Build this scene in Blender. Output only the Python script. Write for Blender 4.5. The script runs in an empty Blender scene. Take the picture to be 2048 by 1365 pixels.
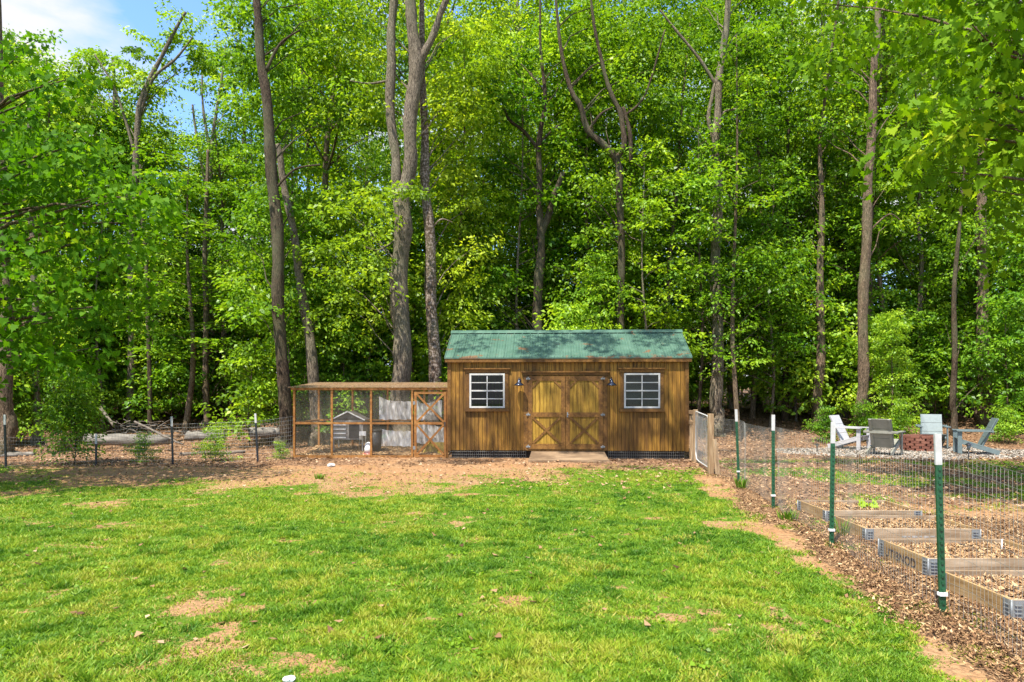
import bpy, bmesh, math, random
import numpy as np
from mathutils import Vector, Matrix, Euler
C = bpy.context; SC = C.scene; COL = SC.collection
PX = 1365.0; CH = 1.6; HY = 786.0          # focal length in photo pixels, eye height, horizon row

# ------------------------------------------------------------------ camera, sky, sun, exposure
cam_d = bpy.data.cameras.new('camera'); cam = bpy.data.objects.new('camera', cam_d); COL.objects.link(cam)
cam.location = (0, 0, CH); cam.rotation_euler = (math.radians(90), 0, 0)
cam_d.sensor_width = 36; cam_d.lens = 24.0; cam_d.shift_y = (HY-682.5)/2048; cam_d.clip_end = 2000; cam_d.clip_start = .05
SC.camera = cam
SUN_DIR = Vector((0.26, 0.43, -1.0)).normalized()     # the way the light travels
elev = math.asin(-SUN_DIR.z); azim = math.atan2(-SUN_DIR.x, -SUN_DIR.y)
W = bpy.data.worlds.new('World'); SC.world = W; W.use_nodes = True
wn = W.node_tree; wn.nodes.clear()
def wnode(t, **k):
    n = wn.nodes.new(t)
    for a, b in k.items(): setattr(n, a, b)
    return n
wo = wnode('ShaderNodeOutputWorld'); bgn = wnode('ShaderNodeBackground'); sky = wnode('ShaderNodeTexSky')
sky.sky_type = 'NISHITA'; sky.sun_disc = False; sky.sun_elevation = elev; sky.sun_rotation = azim
sky.air_density = 1.0; sky.dust_density = 1.2; sky.ozone_density = 1.5
bgn.inputs['Strength'].default_value = 0.15
tc = wnode('ShaderNodeTexCoord'); mp = wnode('ShaderNodeMapping'); nz = wnode('ShaderNodeTexNoise'); rp = wnode('ShaderNodeValToRGB'); mx = wnode('ShaderNodeMixRGB')
mp.inputs['Scale'].default_value = (1.6, 1.6, 4.2); mp.inputs['Location'].default_value = (.35, .2, .95)
nz.inputs['Scale'].default_value = 1.7; nz.inputs['Detail'].default_value = 7; nz.inputs['Roughness'].default_value = .55
rp.color_ramp.elements[0].position = .44; rp.color_ramp.elements[1].position = .60
mx.inputs['Color2'].default_value = (2.9, 2.95, 3.15, 1)
wn.links.new(tc.outputs['Generated'], mp.inputs['Vector']); wn.links.new(mp.outputs[0], nz.inputs['Vector'])
cd_ = wnode('ShaderNodeVectorMath', operation='DOT_PRODUCT'); cd_.inputs[1].default_value = Vector((-.60, .70, .44)).normalized(); wn.links.new(tc.outputs['Generated'], cd_.inputs[0])
cm_ = wnode('ShaderNodeMapRange'); cm_.inputs[1].default_value = .965; cm_.inputs[2].default_value = .998; cm_.inputs[3].default_value = 0; cm_.inputs[4].default_value = .15; wn.links.new(cd_.outputs['Value'], cm_.inputs[0])
ca_ = wnode('ShaderNodeMath', operation='ADD'); wn.links.new(nz.outputs['Fac'], ca_.inputs[0]); wn.links.new(cm_.outputs[0], ca_.inputs[1]); wn.links.new(ca_.outputs[0], rp.inputs[0]); wn.links.new(rp.outputs[0], mx.inputs['Fac'])
tint = wnode('ShaderNodeMixRGB', blend_type='MULTIPLY'); tint.inputs[0].default_value = 1; tint.inputs[2].default_value = (.78, .97, 1.25, 1); wn.links.new(sky.outputs[0], tint.inputs[1]); wn.links.new(tint.outputs[0], mx.inputs['Color1']); wn.links.new(mx.outputs[0], bgn.inputs['Color']); wn.links.new(bgn.outputs[0], wo.inputs[0])
sd = bpy.data.lights.new('sun', 'SUN'); sd.energy = 4.6; sd.angle = math.radians(.53); sd.color = (1, .95, .86)
sun = bpy.data.objects.new('sun', sd); COL.objects.link(sun); sun.rotation_euler = SUN_DIR.to_track_quat('-Z', 'Y').to_euler(); sun.location = (-10, -10, 40)
SC.view_settings.view_transform = 'Standard'; SC.view_settings.look = 'None'; SC.view_settings.exposure = 1.2; SC.view_settings.gamma = 1
SC.render.engine = 'CYCLES'
SC.cycles.max_bounces = 9; SC.cycles.diffuse_bounces = 6; SC.cycles.transmission_bounces = 6; SC.cycles.transparent_max_bounces = 12
SC.cycles.caustics_reflective = False; SC.cycles.caustics_refractive = False

# ------------------------------------------------------------------ helpers
RNG = np.random.default_rng(7); random.seed(7)
def P(x, y, Y): return Vector(((x-1024)*Y/PX, Y, CH-(y-HY)*Y/PX))
def GX(x, Y): return (x-1024)*Y/PX
def sm(t): t = np.clip(t, 0, 1); return t*t*(3-2*t)
_lat = np.random.default_rng(3).random((256, 256))
def vnoise(x, y):
    xi = np.floor(x).astype(int); yi = np.floor(y).astype(int); fx = x-xi; fy = y-yi
    fx = fx*fx*(3-2*fx); fy = fy*fy*(3-2*fy)
    a = _lat[xi & 255, yi & 255]; b = _lat[(xi+1) & 255, yi & 255]; c = _lat[xi & 255, (yi+1) & 255]; d = _lat[(xi+1) & 255, (yi+1) & 255]
    return (a*(1-fx)+b*fx)*(1-fy)+(c*(1-fx)+d*fx)*fy
def fbm(x, y, o=4):
    s = 0; a = .5; t = 0
    for i in range(o): s = s+a*vnoise(x*2**i+17*i, y*2**i+31*i); t += a; a *= .5
    return s/t
def zt(x, y):
    x = np.asarray(x, float); y = np.asarray(y, float)
    z = .85*sm((y-20.3)/7)+.022*np.maximum(0, y-27)
    z = z+sm((y-19.5)/5)*(fbm(x*.25+9, y*.25)-.5)*.5
    z = z+(fbm(x*.9, y*.9)-.5)*.05*sm((y-3)/3)
    return z
def z1(x, y): return float(zt(x, y))

def tag(o, label=None, cat=None, group=None, kind=None):
    if label: o['label'] = label
    if cat: o['category'] = cat
    if group: o['group'] = group
    if kind: o['kind'] = kind
    return o
def empty(name, loc, rz=0, label=None, cat=None, group=None):
    o = bpy.data.objects.new(name, None); COL.objects.link(o); o.location = loc; o.rotation_euler = (0, 0, rz); o.empty_display_size = .2
    return tag(o, label, cat, group)
def copy_tree(o, parent=None):
    c = o.copy(); COL.objects.link(c); c.parent = parent
    for ch in list(o.children): copy_tree(ch, c)
    return c
class MB:
    def __init__(s): s.v = []; s.f = []; s.sm = []
    def poly(s, pts, faces, smooth=False):
        n = len(s.v); s.v += [tuple(p) for p in pts]; s.f += [tuple(n+i for i in f) for f in faces]; s.sm += [smooth]*len(faces); return s
    def box(s, x0, x1, y0, y1, z0, z1, M=None):
        p = [Vector(q) for q in ((x0, y0, z0), (x1, y0, z0), (x1, y1, z0), (x0, y1, z0), (x0, y0, z1), (x1, y0, z1), (x1, y1, z1), (x0, y1, z1))]
        if M: p = [M @ q for q in p]
        return s.poly(p, [(0, 3, 2, 1), (4, 5, 6, 7), (0, 1, 5, 4), (1, 2, 6, 5), (2, 3, 7, 6), (3, 0, 4, 7)])
    def bar(s, a, b, w, t, up=(0, 0, 1)):
        """board from a to b, width w along the up side, thickness t the other way"""
        a = Vector(a); b = Vector(b); d = (b-a); L = d.length; d.normalize(); up = Vector(up)
        r = d.cross(up)
        if r.length < 1e-4: r = d.cross(Vector((0, 1, 0)))
        r.normalize(); u = r.cross(d).normalized()
        M = Matrix((( d.x, r.x, u.x, a.x), (d.y, r.y, u.y, a.y), (d.z, r.z, u.z, a.z), (0, 0, 0, 1)))
        return s.box(0, L, -t/2, t/2, -w/2, w/2, M)
    def tube(s, pts, rad, seg=8, caps=True, smooth=True, rough=0):
        pts = [Vector(p) for p in pts]; n = len(pts)
        if not hasattr(rad, '__len__'): rad = [rad]*n
        rings = []; ref = None
        for i in range(n):
            d = (pts[min(i+1, n-1)]-pts[max(i-1, 0)]).normalized()
            if ref is None: ref = d.cross(Vector((0, 1, 0.13))).normalized()
            r = (ref-d*ref.dot(d)).normalized(); ref = r; u = d.cross(r)
            rings.append([pts[i]+(r*math.cos(2*math.pi*k/seg)+u*math.sin(2*math.pi*k/seg))*rad[i]*(1+rough*random.uniform(-1, 1)) for k in range(seg)])
        V = [p for rg in rings for p in rg]; F = []
        for i in range(n-1):
            for k in range(seg):
                F.append((i*seg+k, i*seg+(k+1) % seg, (i+1)*seg+(k+1) % seg, (i+1)*seg+k))
        if caps: F.append(tuple(range(seg))[::-1]); F.append(tuple((n-1)*seg+k for k in range(seg)))
        return s.poly(V, F, smooth)
    def lathe(s, prof, seg=20, c=(0, 0, 0)):
        V = []; F = []
        for r, z in prof:
            for k in range(seg): V.append((c[0]+r*math.cos(2*math.pi*k/seg), c[1]+r*math.sin(2*math.pi*k/seg), c[2]+z))
        for i in range(len(prof)-1):
            for k in range(seg): F.append((i*seg+k, i*seg+(k+1) % seg, (i+1)*seg+(k+1) % seg, (i+1)*seg+k))
        return s.poly(V, F, True)
    def build(s, name, mat, parent=None, bevel=0):
        me = bpy.data.meshes.new(name); me.from_pydata(s.v, [], s.f); me.polygons.foreach_set('use_smooth', s.sm); me.update()
        me.materials.append(mat); o = bpy.data.objects.new(name, me); COL.objects.link(o); o.parent = parent
        if bevel:
            m = o.modifiers.new('bevel', 'BEVEL'); m.width = bevel; m.segments = 2; m.limit_method = 'ANGLE'
        return o
def np_mesh(name, V, k, mat, attrs=None, parent=None, smooth=False):
    """V (n*k,3): separate k-gons"""
    V = np.asarray(V, dtype=np.float32).reshape(-1, 3); n = len(V)//k
    me = bpy.data.meshes.new(name); me.vertices.add(n*k); me.vertices.foreach_set('co', V.ravel())
    me.loops.add(n*k); me.loops.foreach_set('vertex_index', np.arange(n*k, dtype=np.int32))
    me.polygons.add(n); me.polygons.foreach_set('loop_start', np.arange(0, n*k, k, dtype=np.int32)); me.polygons.foreach_set('loop_total', np.full(n, k, dtype=np.int32))
    me.update(calc_edges=True)
    for a, val in (attrs or {}).items():
        at = me.attributes.new(a, 'FLOAT', 'POINT'); at.data.foreach_set('value', np.repeat(np.asarray(val, dtype=np.float32), k))
    me.materials.append(mat)
    if name == '_': return me
    o = bpy.data.objects.new(name, me); COL.objects.link(o); o.parent = parent; return o

# ------------------------------------------------------------------ materials
def newmat(name):
    m = bpy.data.materials.new(name); m.use_nodes = True; nt = m.node_tree; nt.nodes.clear()
    out = nt.nodes.new('ShaderNodeOutputMaterial'); b = nt.nodes.new('ShaderNodeBsdfPrincipled'); nt.links.new(b.outputs[0], out.inputs[0])
    return m, nt, b, out
def N(nt, t, **k):
    n = nt.nodes.new(t)
    for a, v in k.items():
        if a.startswith('i_'): n.inputs[a[2:].replace('_', ' ')].default_value = v
        else: setattr(n, a, v)
    return n
def ramp(nt, fac, stops):
    r = N(nt, 'ShaderNodeValToRGB'); e = r.color_ramp.elements
    while len(e) < len(stops): e.new(.5)
    for i, (p, c) in enumerate(stops): e[i].position = p; e[i].color = (*c, 1)
    nt.links.new(fac, r.inputs[0]); return r.outputs[0]
def noise(nt, scale, vscale=(1, 1, 1), detail=5, rough=.6, coord='Object', loc=(0, 0, 0), dist=0):
    t = N(nt, 'ShaderNodeTexCoord'); m = N(nt, 'ShaderNodeMapping'); m.inputs['Scale'].default_value = vscale; m.inputs['Location'].default_value = loc
    n = N(nt, 'ShaderNodeTexNoise'); n.inputs['Scale'].default_value = scale; n.inputs['Detail'].default_value = detail; n.inputs['Roughness'].default_value = rough; n.inputs['Distortion'].default_value = dist
    nt.links.new(t.outputs[coord], m.inputs[0]); nt.links.new(m.outputs[0], n.inputs['Vector']); return n.outputs['Fac']
def mix(nt, fac, a, b, mode='MIX'):
    m = N(nt, 'ShaderNodeMixRGB', blend_type=mode)
    for s, i in ((fac, 0), (a, 1), (b, 2)):
        if hasattr(s, 'node'): nt.links.new(s, m.inputs[i])
        elif isinstance(s, (int, float)): m.inputs[i].default_value = s
        else: m.inputs[i].default_value = (*s, 1)
    return m.outputs[0]
def bump(nt, b, h, strength=.4, dist=.02):
    n = N(nt, 'ShaderNodeBump'); n.inputs['Strength'].default_value = strength; n.inputs['Distance'].default_value = dist
    nt.links.new(h, n.inputs['Height']); nt.links.new(n.outputs[0], b.inputs['Normal'])
def attr(nt, name): n = N(nt, 'ShaderNodeAttribute', attribute_name=name); return n.outputs['Fac']

def plain(name, c1, c2, rough=.6, scale=8, metal=0, vs=(1, 1, 1), bmp=.15, spec=.5):
    m, nt, b, o = newmat(name); f = noise(nt, scale, vs); nt.links.new(ramp(nt, f, [(.3, c1), (.7, c2)]), b.inputs['Base Color'])
    b.inputs['Roughness'].default_value = rough; b.inputs['Metallic'].default_value = metal; b.inputs['Specular IOR Level'].default_value = spec
    if bmp: bump(nt, b, f, bmp, .01)
    return m
def wood(name, dark, mid, light, vs=(14, 14, 1.2), island=.35, rough=.65, bmp=.3, spec=.3):
    """stained boards: long grain along the third axis of vs, every board a little different"""
    m, nt, b, o = newmat(name)
    g = noise(nt, 2.2, vs, 7, .62, dist=.6); big = noise(nt, .9, (1.2, 1.2, .7), 4, .6)
    c = ramp(nt, g, [(.28, dark), (.5, mid), (.72, light)])
    geo = N(nt, 'ShaderNodeNewGeometry'); r = ramp(nt, geo.outputs['Random Per Island'], [(0, (1-island,)*3), (1, (1.0,)*3)])
    c = mix(nt, 1.0, c, r, 'MULTIPLY')
    c = mix(nt, ramp(nt, big, [(.46, (0, 0, 0)), (.62, (.7,)*3)]), c, dark)
    nt.links.new(c, b.inputs['Base Color']); b.inputs['Roughness'].default_value = rough; b.inputs['Specular IOR Level'].default_value = spec
    bump(nt, b, g, bmp, .01); return m
def leafmat(name, cols, trans=.42, rough=.42, tcol=1.4, spec=.28):
    m, nt, b, out = newmat(name)
    oi = N(nt, 'ShaderNodeObjectInfo'); a = attr(nt, 'rnd')
    c = ramp(nt, a, cols)
    hs = N(nt, 'ShaderNodeHueSaturation'); mr = N(nt, 'ShaderNodeMapRange'); mr.inputs[3].default_value = .482; mr.inputs[4].default_value = .517
    nt.links.new(oi.outputs['Random'], mr.inputs[0]); nt.links.new(mr.outputs[0], hs.inputs['Hue']); nt.links.new(c, hs.inputs['Color'])
    mv = N(nt, 'ShaderNodeMapRange'); mv.inputs[3].default_value = 1.42; mv.inputs[4].default_value = .88
    nt.links.new(oi.outputs['Random'], mv.inputs[0]); nt.links.new(mv.outputs[0], hs.inputs['Value'])
    nt.links.new(hs.outputs[0], b.inputs['Base Color']); b.inputs['Roughness'].default_value = rough; b.inputs['Specular IOR Level'].default_value = spec
    t = N(nt, 'ShaderNodeBsdfTranslucent'); tc_ = mix(nt, 1.0, hs.outputs[0], (tcol*1.15, tcol*1.1, tcol*.35), 'MULTIPLY'); nt.links.new(tc_, t.inputs[0])
    ms = N(nt, 'ShaderNodeMixShader'); ms.inputs[0].default_value = trans
    nt.links.new(b.outputs[0], ms.inputs[1]); nt.links.new(t.outputs[0], ms.inputs[2]); nt.links.new(ms.outputs[0], out.inputs[0]); return m
def barkmat(name, d, l, vs=(5, 5, 1), speck=None, bs=.9):
    m, nt, b, o = newmat(name); g = noise(nt, 9, vs, 8, .72, dist=1.2); bl = noise(nt, 1.1, (1, 1, .6), 3)
    c = ramp(nt, g, [(.38, tuple(v*.35 for v in d)), (.47, d), (.62, l)])
    c = mix(nt, ramp(nt, bl, [(.45, (0,)*3), (.7, (.5,)*3)]), c, (.16, .17, .09))
    if speck:
        s = noise(nt, 16, (1, 1, 1), 3, .5); c = mix(nt, ramp(nt, s, [(.5, (0,)*3), (.6, (1,)*3)]), c, speck)
    nt.links.new(c, b.inputs['Base Color']); b.inputs['Roughness'].default_value = .9; b.inputs['Specular IOR Level'].default_value = .15
    bump(nt, b, g, bs, .04); return m
M = {}
M['bark_dark'] = barkmat('bark_dark', (.04, .028, .018), (.15, .105, .068))
M['bark_brown'] = barkmat('bark_brown', (.085, .058, .038), (.32, .225, .145))
M['bark_grey'] = barkmat('bark_grey', (.10, .078, .055), (.35, .28, .20))
M['bark_pale'] = barkmat('bark_pale', (.15, .12, .09), (.42, .36, .28))
M['bark_speck'] = barkmat('bark_speck', (.08, .05, .035), (.20, .14, .10), speck=(.34, .27, .22))
M['leaf_hero'] = leafmat('leaf_oak', [(0, (.035, .085, .006)), (.4, (.125, .235, .012)), (.8, (.25, .385, .02)), (1, (.42, .50, .04))])
M['leaf_bg'] = leafmat('leaf_wood', [(0, (.03, .08, .006)), (.5, (.115, .235, .012)), (1, (.28, .43, .025))])
M['leaf_yel'] = leafmat('leaf_young_oak', [(0, (.05, .10, .006)), (.5, (.165, .275, .015)), (1, (.36, .46, .035))])
M['leaf_map'] = leafmat('leaf_maple', [(0, (.045, .11, .004)), (.5, (.085, .19, .006)), (.82, (.15, .28, .010)), (1, (.34, .44, .03))], trans=.5, spec=.10, rough=.6)
M['leaf_under'] = leafmat('leaf_understorey', [(0, (.04, .10, .006)), (.5, (.14, .28, .018)), (1, (.34, .49, .05))])
M['wood_siding'] = wood('siding_stain', (.07, .031, .006), (.29, .138, .018), (.50, .27, .04), vs=(9, 9, .8))
M['wood_trim'] = wood('trim_stain', (.07, .03, .007), (.18, .083, .016), (.29, .145, .032), vs=(6, 6, 6), island=.3)
M['wood_door'] = wood('door_stain', (.10, .05, .006), (.34, .195, .022), (.54, .335, .05), vs=(9, 9, .8), island=.25)
M['wood_orange'] = wood('coop_stain', (.16, .06, .014), (.34, .15, .035), (.48, .25, .08), vs=(5, 5, 5), island=.35)
M['wood_roofply'] = wood('coop_roof_ply', (.08, .045, .02), (.26, .16, .08), (.42, .29, .17), vs=(2, 8, 8), island=.15)
M['wood_step'] = wood('step_plank', (.09, .055, .03), (.25, .165, .095), (.37, .26, .155), vs=(.8, 9, 9), island=.15)
M['wood_bed'] = wood('pallet_board', (.15, .095, .05), (.38, .27, .165), (.52, .40, .27), vs=(1.2, 9, 9), island=.25)
M['wood_bed_side'] = wood('pallet_board_side', (.16, .085, .03), (.38, .24, .10), (.52, .36, .18), vs=(9, 1.2, 9), island=.25)
M['wood_post'] = wood('gate_timber', (.2, .12, .06), (.42, .28, .15), (.60, .45, .28), vs=(9, 9, 1.0), island=.3)
M['steel'] = plain('galvanised', (.15, .16, .16), (.26, .27, .27), .55, 20, .3, bmp=.1)
M['wire'] = plain('galvanised_wire', (.22, .21, .18), (.36, .34, .30), .5, 20, .35, bmp=0)
M['wire_dark'] = plain('weathered_wire', (.20, .20, .17), (.38, .37, .33), .6, 20, .3, bmp=0)
M['green_post'] = plain('green_enamel', (.010, .055, .022), (.02, .10, .045), .4, 12)
M['white_paint'] = plain('white_paint', (.42, .41, .38), (.54, .53, .50), .45, 14, bmp=.05)
M['black_metal'] = plain('black_metal', (.012, .012, .014), (.04, .04, .045), .3, 20)
M['lamp_metal'] = plain('pewter_metal', (.03, .035, .05), (.08, .09, .12), .22, 20, .8, bmp=0)
M['chair_sunlit'] = plain('chair_sunlit_tone', (.38, .37, .37), (.45, .44, .44), .5, 9, bmp=.05)  # sunlight on the leftmost chair put into a paler colour
M['chair_grey'] = plain('chair_paint_grey', (.10, .135, .135), (.14, .18, .18), .5, 9, bmp=.05)
M['chair_shaded'] = plain('chair_shaded_tone', (.20, .20, .16), (.26, .25, .205), .5, 9, bmp=.05)  # shade on the chair seen from behind put into its colour
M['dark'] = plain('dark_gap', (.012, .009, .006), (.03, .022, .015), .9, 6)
M['blind'] = plain('window_blind', (.30, .27, .26), (.42, .38, .36), .7, 4, vs=(.3, .3, 30))
M['interior'] = plain('shed_interior', (.02, .016, .012), (.06, .05, .035), .9, 3)
M['white_plastic'] = plain('white_plastic', (.66, .65, .62), (.80, .79, .77), .35, 6, bmp=.05)
M['red_plastic'] = plain('faded_red_plastic', (.35, .06, .04), (.45, .12, .08), .4, 6)
M['dark_plastic'] = plain('dark_plastic', (.02, .018, .016), (.06, .05, .045), .5, 6)
M['grey_board'] = plain('weathered_grey_board', (.20, .185, .165), (.40, .37, .33), .8, 6, vs=(6, 6, 1))
M['tin'] = plain('hen_house_roof', (.10, .09, .075), (.22, .20, .17), .6, 9)
M['stone'] = plain('stone', (.35, .33, .30), (.62, .60, .56), .85, 12, bmp=.5)
M['ink'] = plain('stencil_ink', (.02, .02, .03), (.06, .055, .06), .8, 60)
M['log'] = plain('barkless_log', (.05, .042, .032), (.27, .24, .195), .85, 3, vs=(.6, 5, 5), bmp=.6)
M['stump'] = plain('stump_wood', (.09, .045, .025), (.32, .17, .09), .9, 6, vs=(1, 1, .3), bmp=.8)
M['stick'] = plain('dead_branch', (.07, .055, .04), (.21, .17, .13), .9, 12)
M['yellow_board'] = wood('yellow_board', (.2, .12, .02), (.42, .30, .05), (.58, .45, .10))
M['green_tarp'] = plain('green_tarp', (.02, .16, .03), (.05, .30, .08), .5, 5)

def roofmat():
    m, nt, b, o = newmat('green_metal_roof'); f = noise(nt, 3, (1, 1, 1), 5)
    c = ramp(nt, f, [(.3, (.050, .112, .078)), (.7, (.095, .17, .122))])
    t = N(nt, 'ShaderNodeTexCoord'); sp = N(nt, 'ShaderNodeSeparateXYZ'); nt.links.new(t.outputs['Object'], sp.inputs[0])
    mr = N(nt, 'ShaderNodeMapRange'); mr.inputs[1].default_value = 2.40; mr.inputs[2].default_value = 2.66; mr.inputs[3].default_value = .13; mr.inputs[4].default_value = 0.0; nt.links.new(sp.outputs['Z'], mr.inputs[0])
    r = noise(nt, 2.6, (1, 1.2, 1.2), 6, .62, loc=(2, 0, 0)); ad = N(nt, 'ShaderNodeMath', operation='ADD'); nt.links.new(r, ad.inputs[0]); nt.links.new(mr.outputs[0], ad.inputs[1])
    k = ramp(nt, ad.outputs[0], [(.635, (0,)*3), (.69, (.85,)*3)])
    c = mix(nt, k, c, mix(nt, noise(nt, 20), (.08, .035, .015), (.26, .13, .06)))
    nt.links.new(c, b.inputs['Base Color']); b.inputs['Roughness'].default_value = .38; b.inputs['Metallic'].default_value = .1; return m
M['roof'] = roofmat()
def glassmat():
    m, nt, b, out = newmat('window_glass'); g = N(nt, 'ShaderNodeBsdfGlossy'); g.inputs['Roughness'].default_value = .03; g.inputs[0].default_value = (.9, .9, .9, 1)
    t = N(nt, 'ShaderNodeBsdfTransparent'); t.inputs[0].default_value = (.55, .58, .55, 1); ms = N(nt, 'ShaderNodeMixShader'); ms.inputs[0].default_value = .025
    nt.links.new(t.outputs[0], ms.inputs[1]); nt.links.new(g.outputs[0], ms.inputs[2]); nt.links.new(ms.outputs[0], out.inputs[0]); return m
M['glass'] = glassmat()
def screenmat(name, col, alpha, var=.3, sc=2):
    m, nt, b, out = newmat(name); f = noise(nt, sc, (1, 1, .4), 5)
    mr = N(nt, 'ShaderNodeMapRange'); mr.inputs[1].default_value = .3; mr.inputs[2].default_value = .7; mr.inputs[3].default_value = max(0, alpha-var); mr.inputs[4].default_value = min(1, alpha+var); nt.links.new(f, mr.inputs[0])
    b.inputs['Base Color'].default_value = (*col, 1); b.inputs['Roughness'].default_value = .6; nt.links.new(mr.outputs[0], b.inputs['Alpha']); return m
M['screen'] = screenmat('hardware_cloth', (.30, .27, .20), .10, .05)
M['film'] = screenmat('clear_plastic_sheet', (.85, .84, .83), .72, .5, 9)
M['roof_mesh'] = screenmat('leaf_strewn_mesh', (.30, .19, .10), .36, .45, 14)
M['chickenwire'] = screenmat('chicken_wire', (.52, .52, .48), .42, .15, 9)

def groundmat():
    m, nt, b, o = newmat('ground_soil'); G = attr(nt, 'grass'); GV = attr(nt, 'gravel'); LT = attr(nt, 'litter'); MU = attr(nt, 'mulch')
    n1 = noise(nt, 1.1, detail=6); n2 = noise(nt, 14, detail=8, rough=.7); n3 = noise(nt, 60, detail=3, rough=.7)
    clay = mix(nt, ramp(nt, n1, [(.35, (0,)*3), (.65, (1,)*3)]), (.36, .18, .075), (.38, .235, .12)); clay = mix(nt, ramp(nt, n2, [(.42, (0,)*3), (.62, (.75,)*3)]), clay, (.22, .11, .05))
    clay = mix(nt, ramp(nt, n3, [(.55, (0,)*3), (.7, (.5,)*3)]), clay, (.42, .28, .16))
    lit = mix(nt, ramp(nt, n3, [(.4, (0,)*3), (.6, (1,)*3)]), (.07, .038, .02), (.24, .135, .075)); lit = mix(nt, ramp(nt, n2, [(.45, (0,)*3), (.6, (.6,)*3)]), lit, (.30, .19, .11))
    gr = mix(nt, n2, (.05, .115, .006), (.11, .17, .015)); grv = mix(nt, ramp(nt, n3, [(.4, (0,)*3), (.6, (1,)*3)]), (.25, .21, .17), (.60, .54, .46))
    mu = mix(nt, ramp(nt, n3, [(.35, (0,)*3), (.62, (1,)*3)]), (.06, .032, .016), (.28, .17, .09))
    nA = noise(nt, 6, detail=6, rough=.7)
    def soft(a):
        s = N(nt, 'ShaderNodeMath', operation='ADD'); nt.links.new(a, s.inputs[0]); nt.links.new(nA, s.inputs[1]); return ramp(nt, s.outputs[0], [(.9, (0,)*3), (1.12, (1,)*3)])
    clay = mix(nt, ramp(nt, noise(nt, 28, detail=6, rough=.75), [(.47, (0,)*3), (.56, (.8,)*3)]), clay, (.20, .12, .06)); c = mix(nt, soft(LT), clay, lit); c = mix(nt, soft(MU), c, mu); c = mix(nt, soft(G), c, gr); c = mix(nt, soft(GV), c, grv)
    nt.links.new(c, b.inputs['Base Color']); b.inputs['Roughness'].default_value = .95; b.inputs['Specular IOR Level'].default_value = .1
    bump(nt, b, mix(nt, .5, n2, n3), .7, .03); return m
def attrmat(name, stops, rough=.7, trans=0, big=None):
    m, nt, b, out = newmat(name); c = ramp(nt, attr(nt, 'rnd'), stops)
    nt.links.new(c, b.inputs['Base Color']); b.inputs['Roughness'].default_value = rough; b.inputs['Specular IOR Level'].default_value = .25
    if trans:
        t = N(nt, 'ShaderNodeBsdfTranslucent'); nt.links.new(c, t.inputs[0]); ms = N(nt, 'ShaderNodeMixShader'); ms.inputs[0].default_value = trans
        nt.links.new(b.outputs[0], ms.inputs[1]); nt.links.new(t.outputs[0], ms.inputs[2]); nt.links.new(ms.outputs[0], out.inputs[0])
    return m
M['grass'] = attrmat('grass_blade', [(0, (.05, .14, .006)), (.35, (.118, .24, .012)), (.7, (.205, .325, .018)), (.9, (.33, .40, .02)), (1, (.38, .29, .09))], .5, .35)
M['litter'] = attrmat('dead_leaf', [(0, (.08, .038, .018)), (.4, (.22, .115, .055)), (.75, (.38, .23, .12)), (1, (.54, .39, .25))], .8, .15)
M['chip'] = attrmat('wood_chip', [(0, (.045, .022, .01)), (.35, (.16, .08, .035)), (.7, (.34, .20, .09)), (1, (.52, .36, .19))], .85)
M['gravel'] = attrmat('gravel_stone', [(0, (.10, .085, .065)), (.5, (.24, .20, .16)), (1, (.42, .37, .31))], .85)
def brickmat():
    m, nt, b, o = newmat('fire_brick'); geo = N(nt, 'ShaderNodeNewGeometry'); c = ramp(nt, geo.outputs['Random Per Island'], [(0, (.06, .02, .012)), (.6, (.15, .055, .032)), (1, (.21, .105, .07))])
    c = mix(nt, noise(nt, 18), c, (.22, .08, .05)); nt.links.new(c, b.inputs['Base Color']); b.inputs['Roughness'].default_value = .9; return m
M['brick'] = brickmat()

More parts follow.
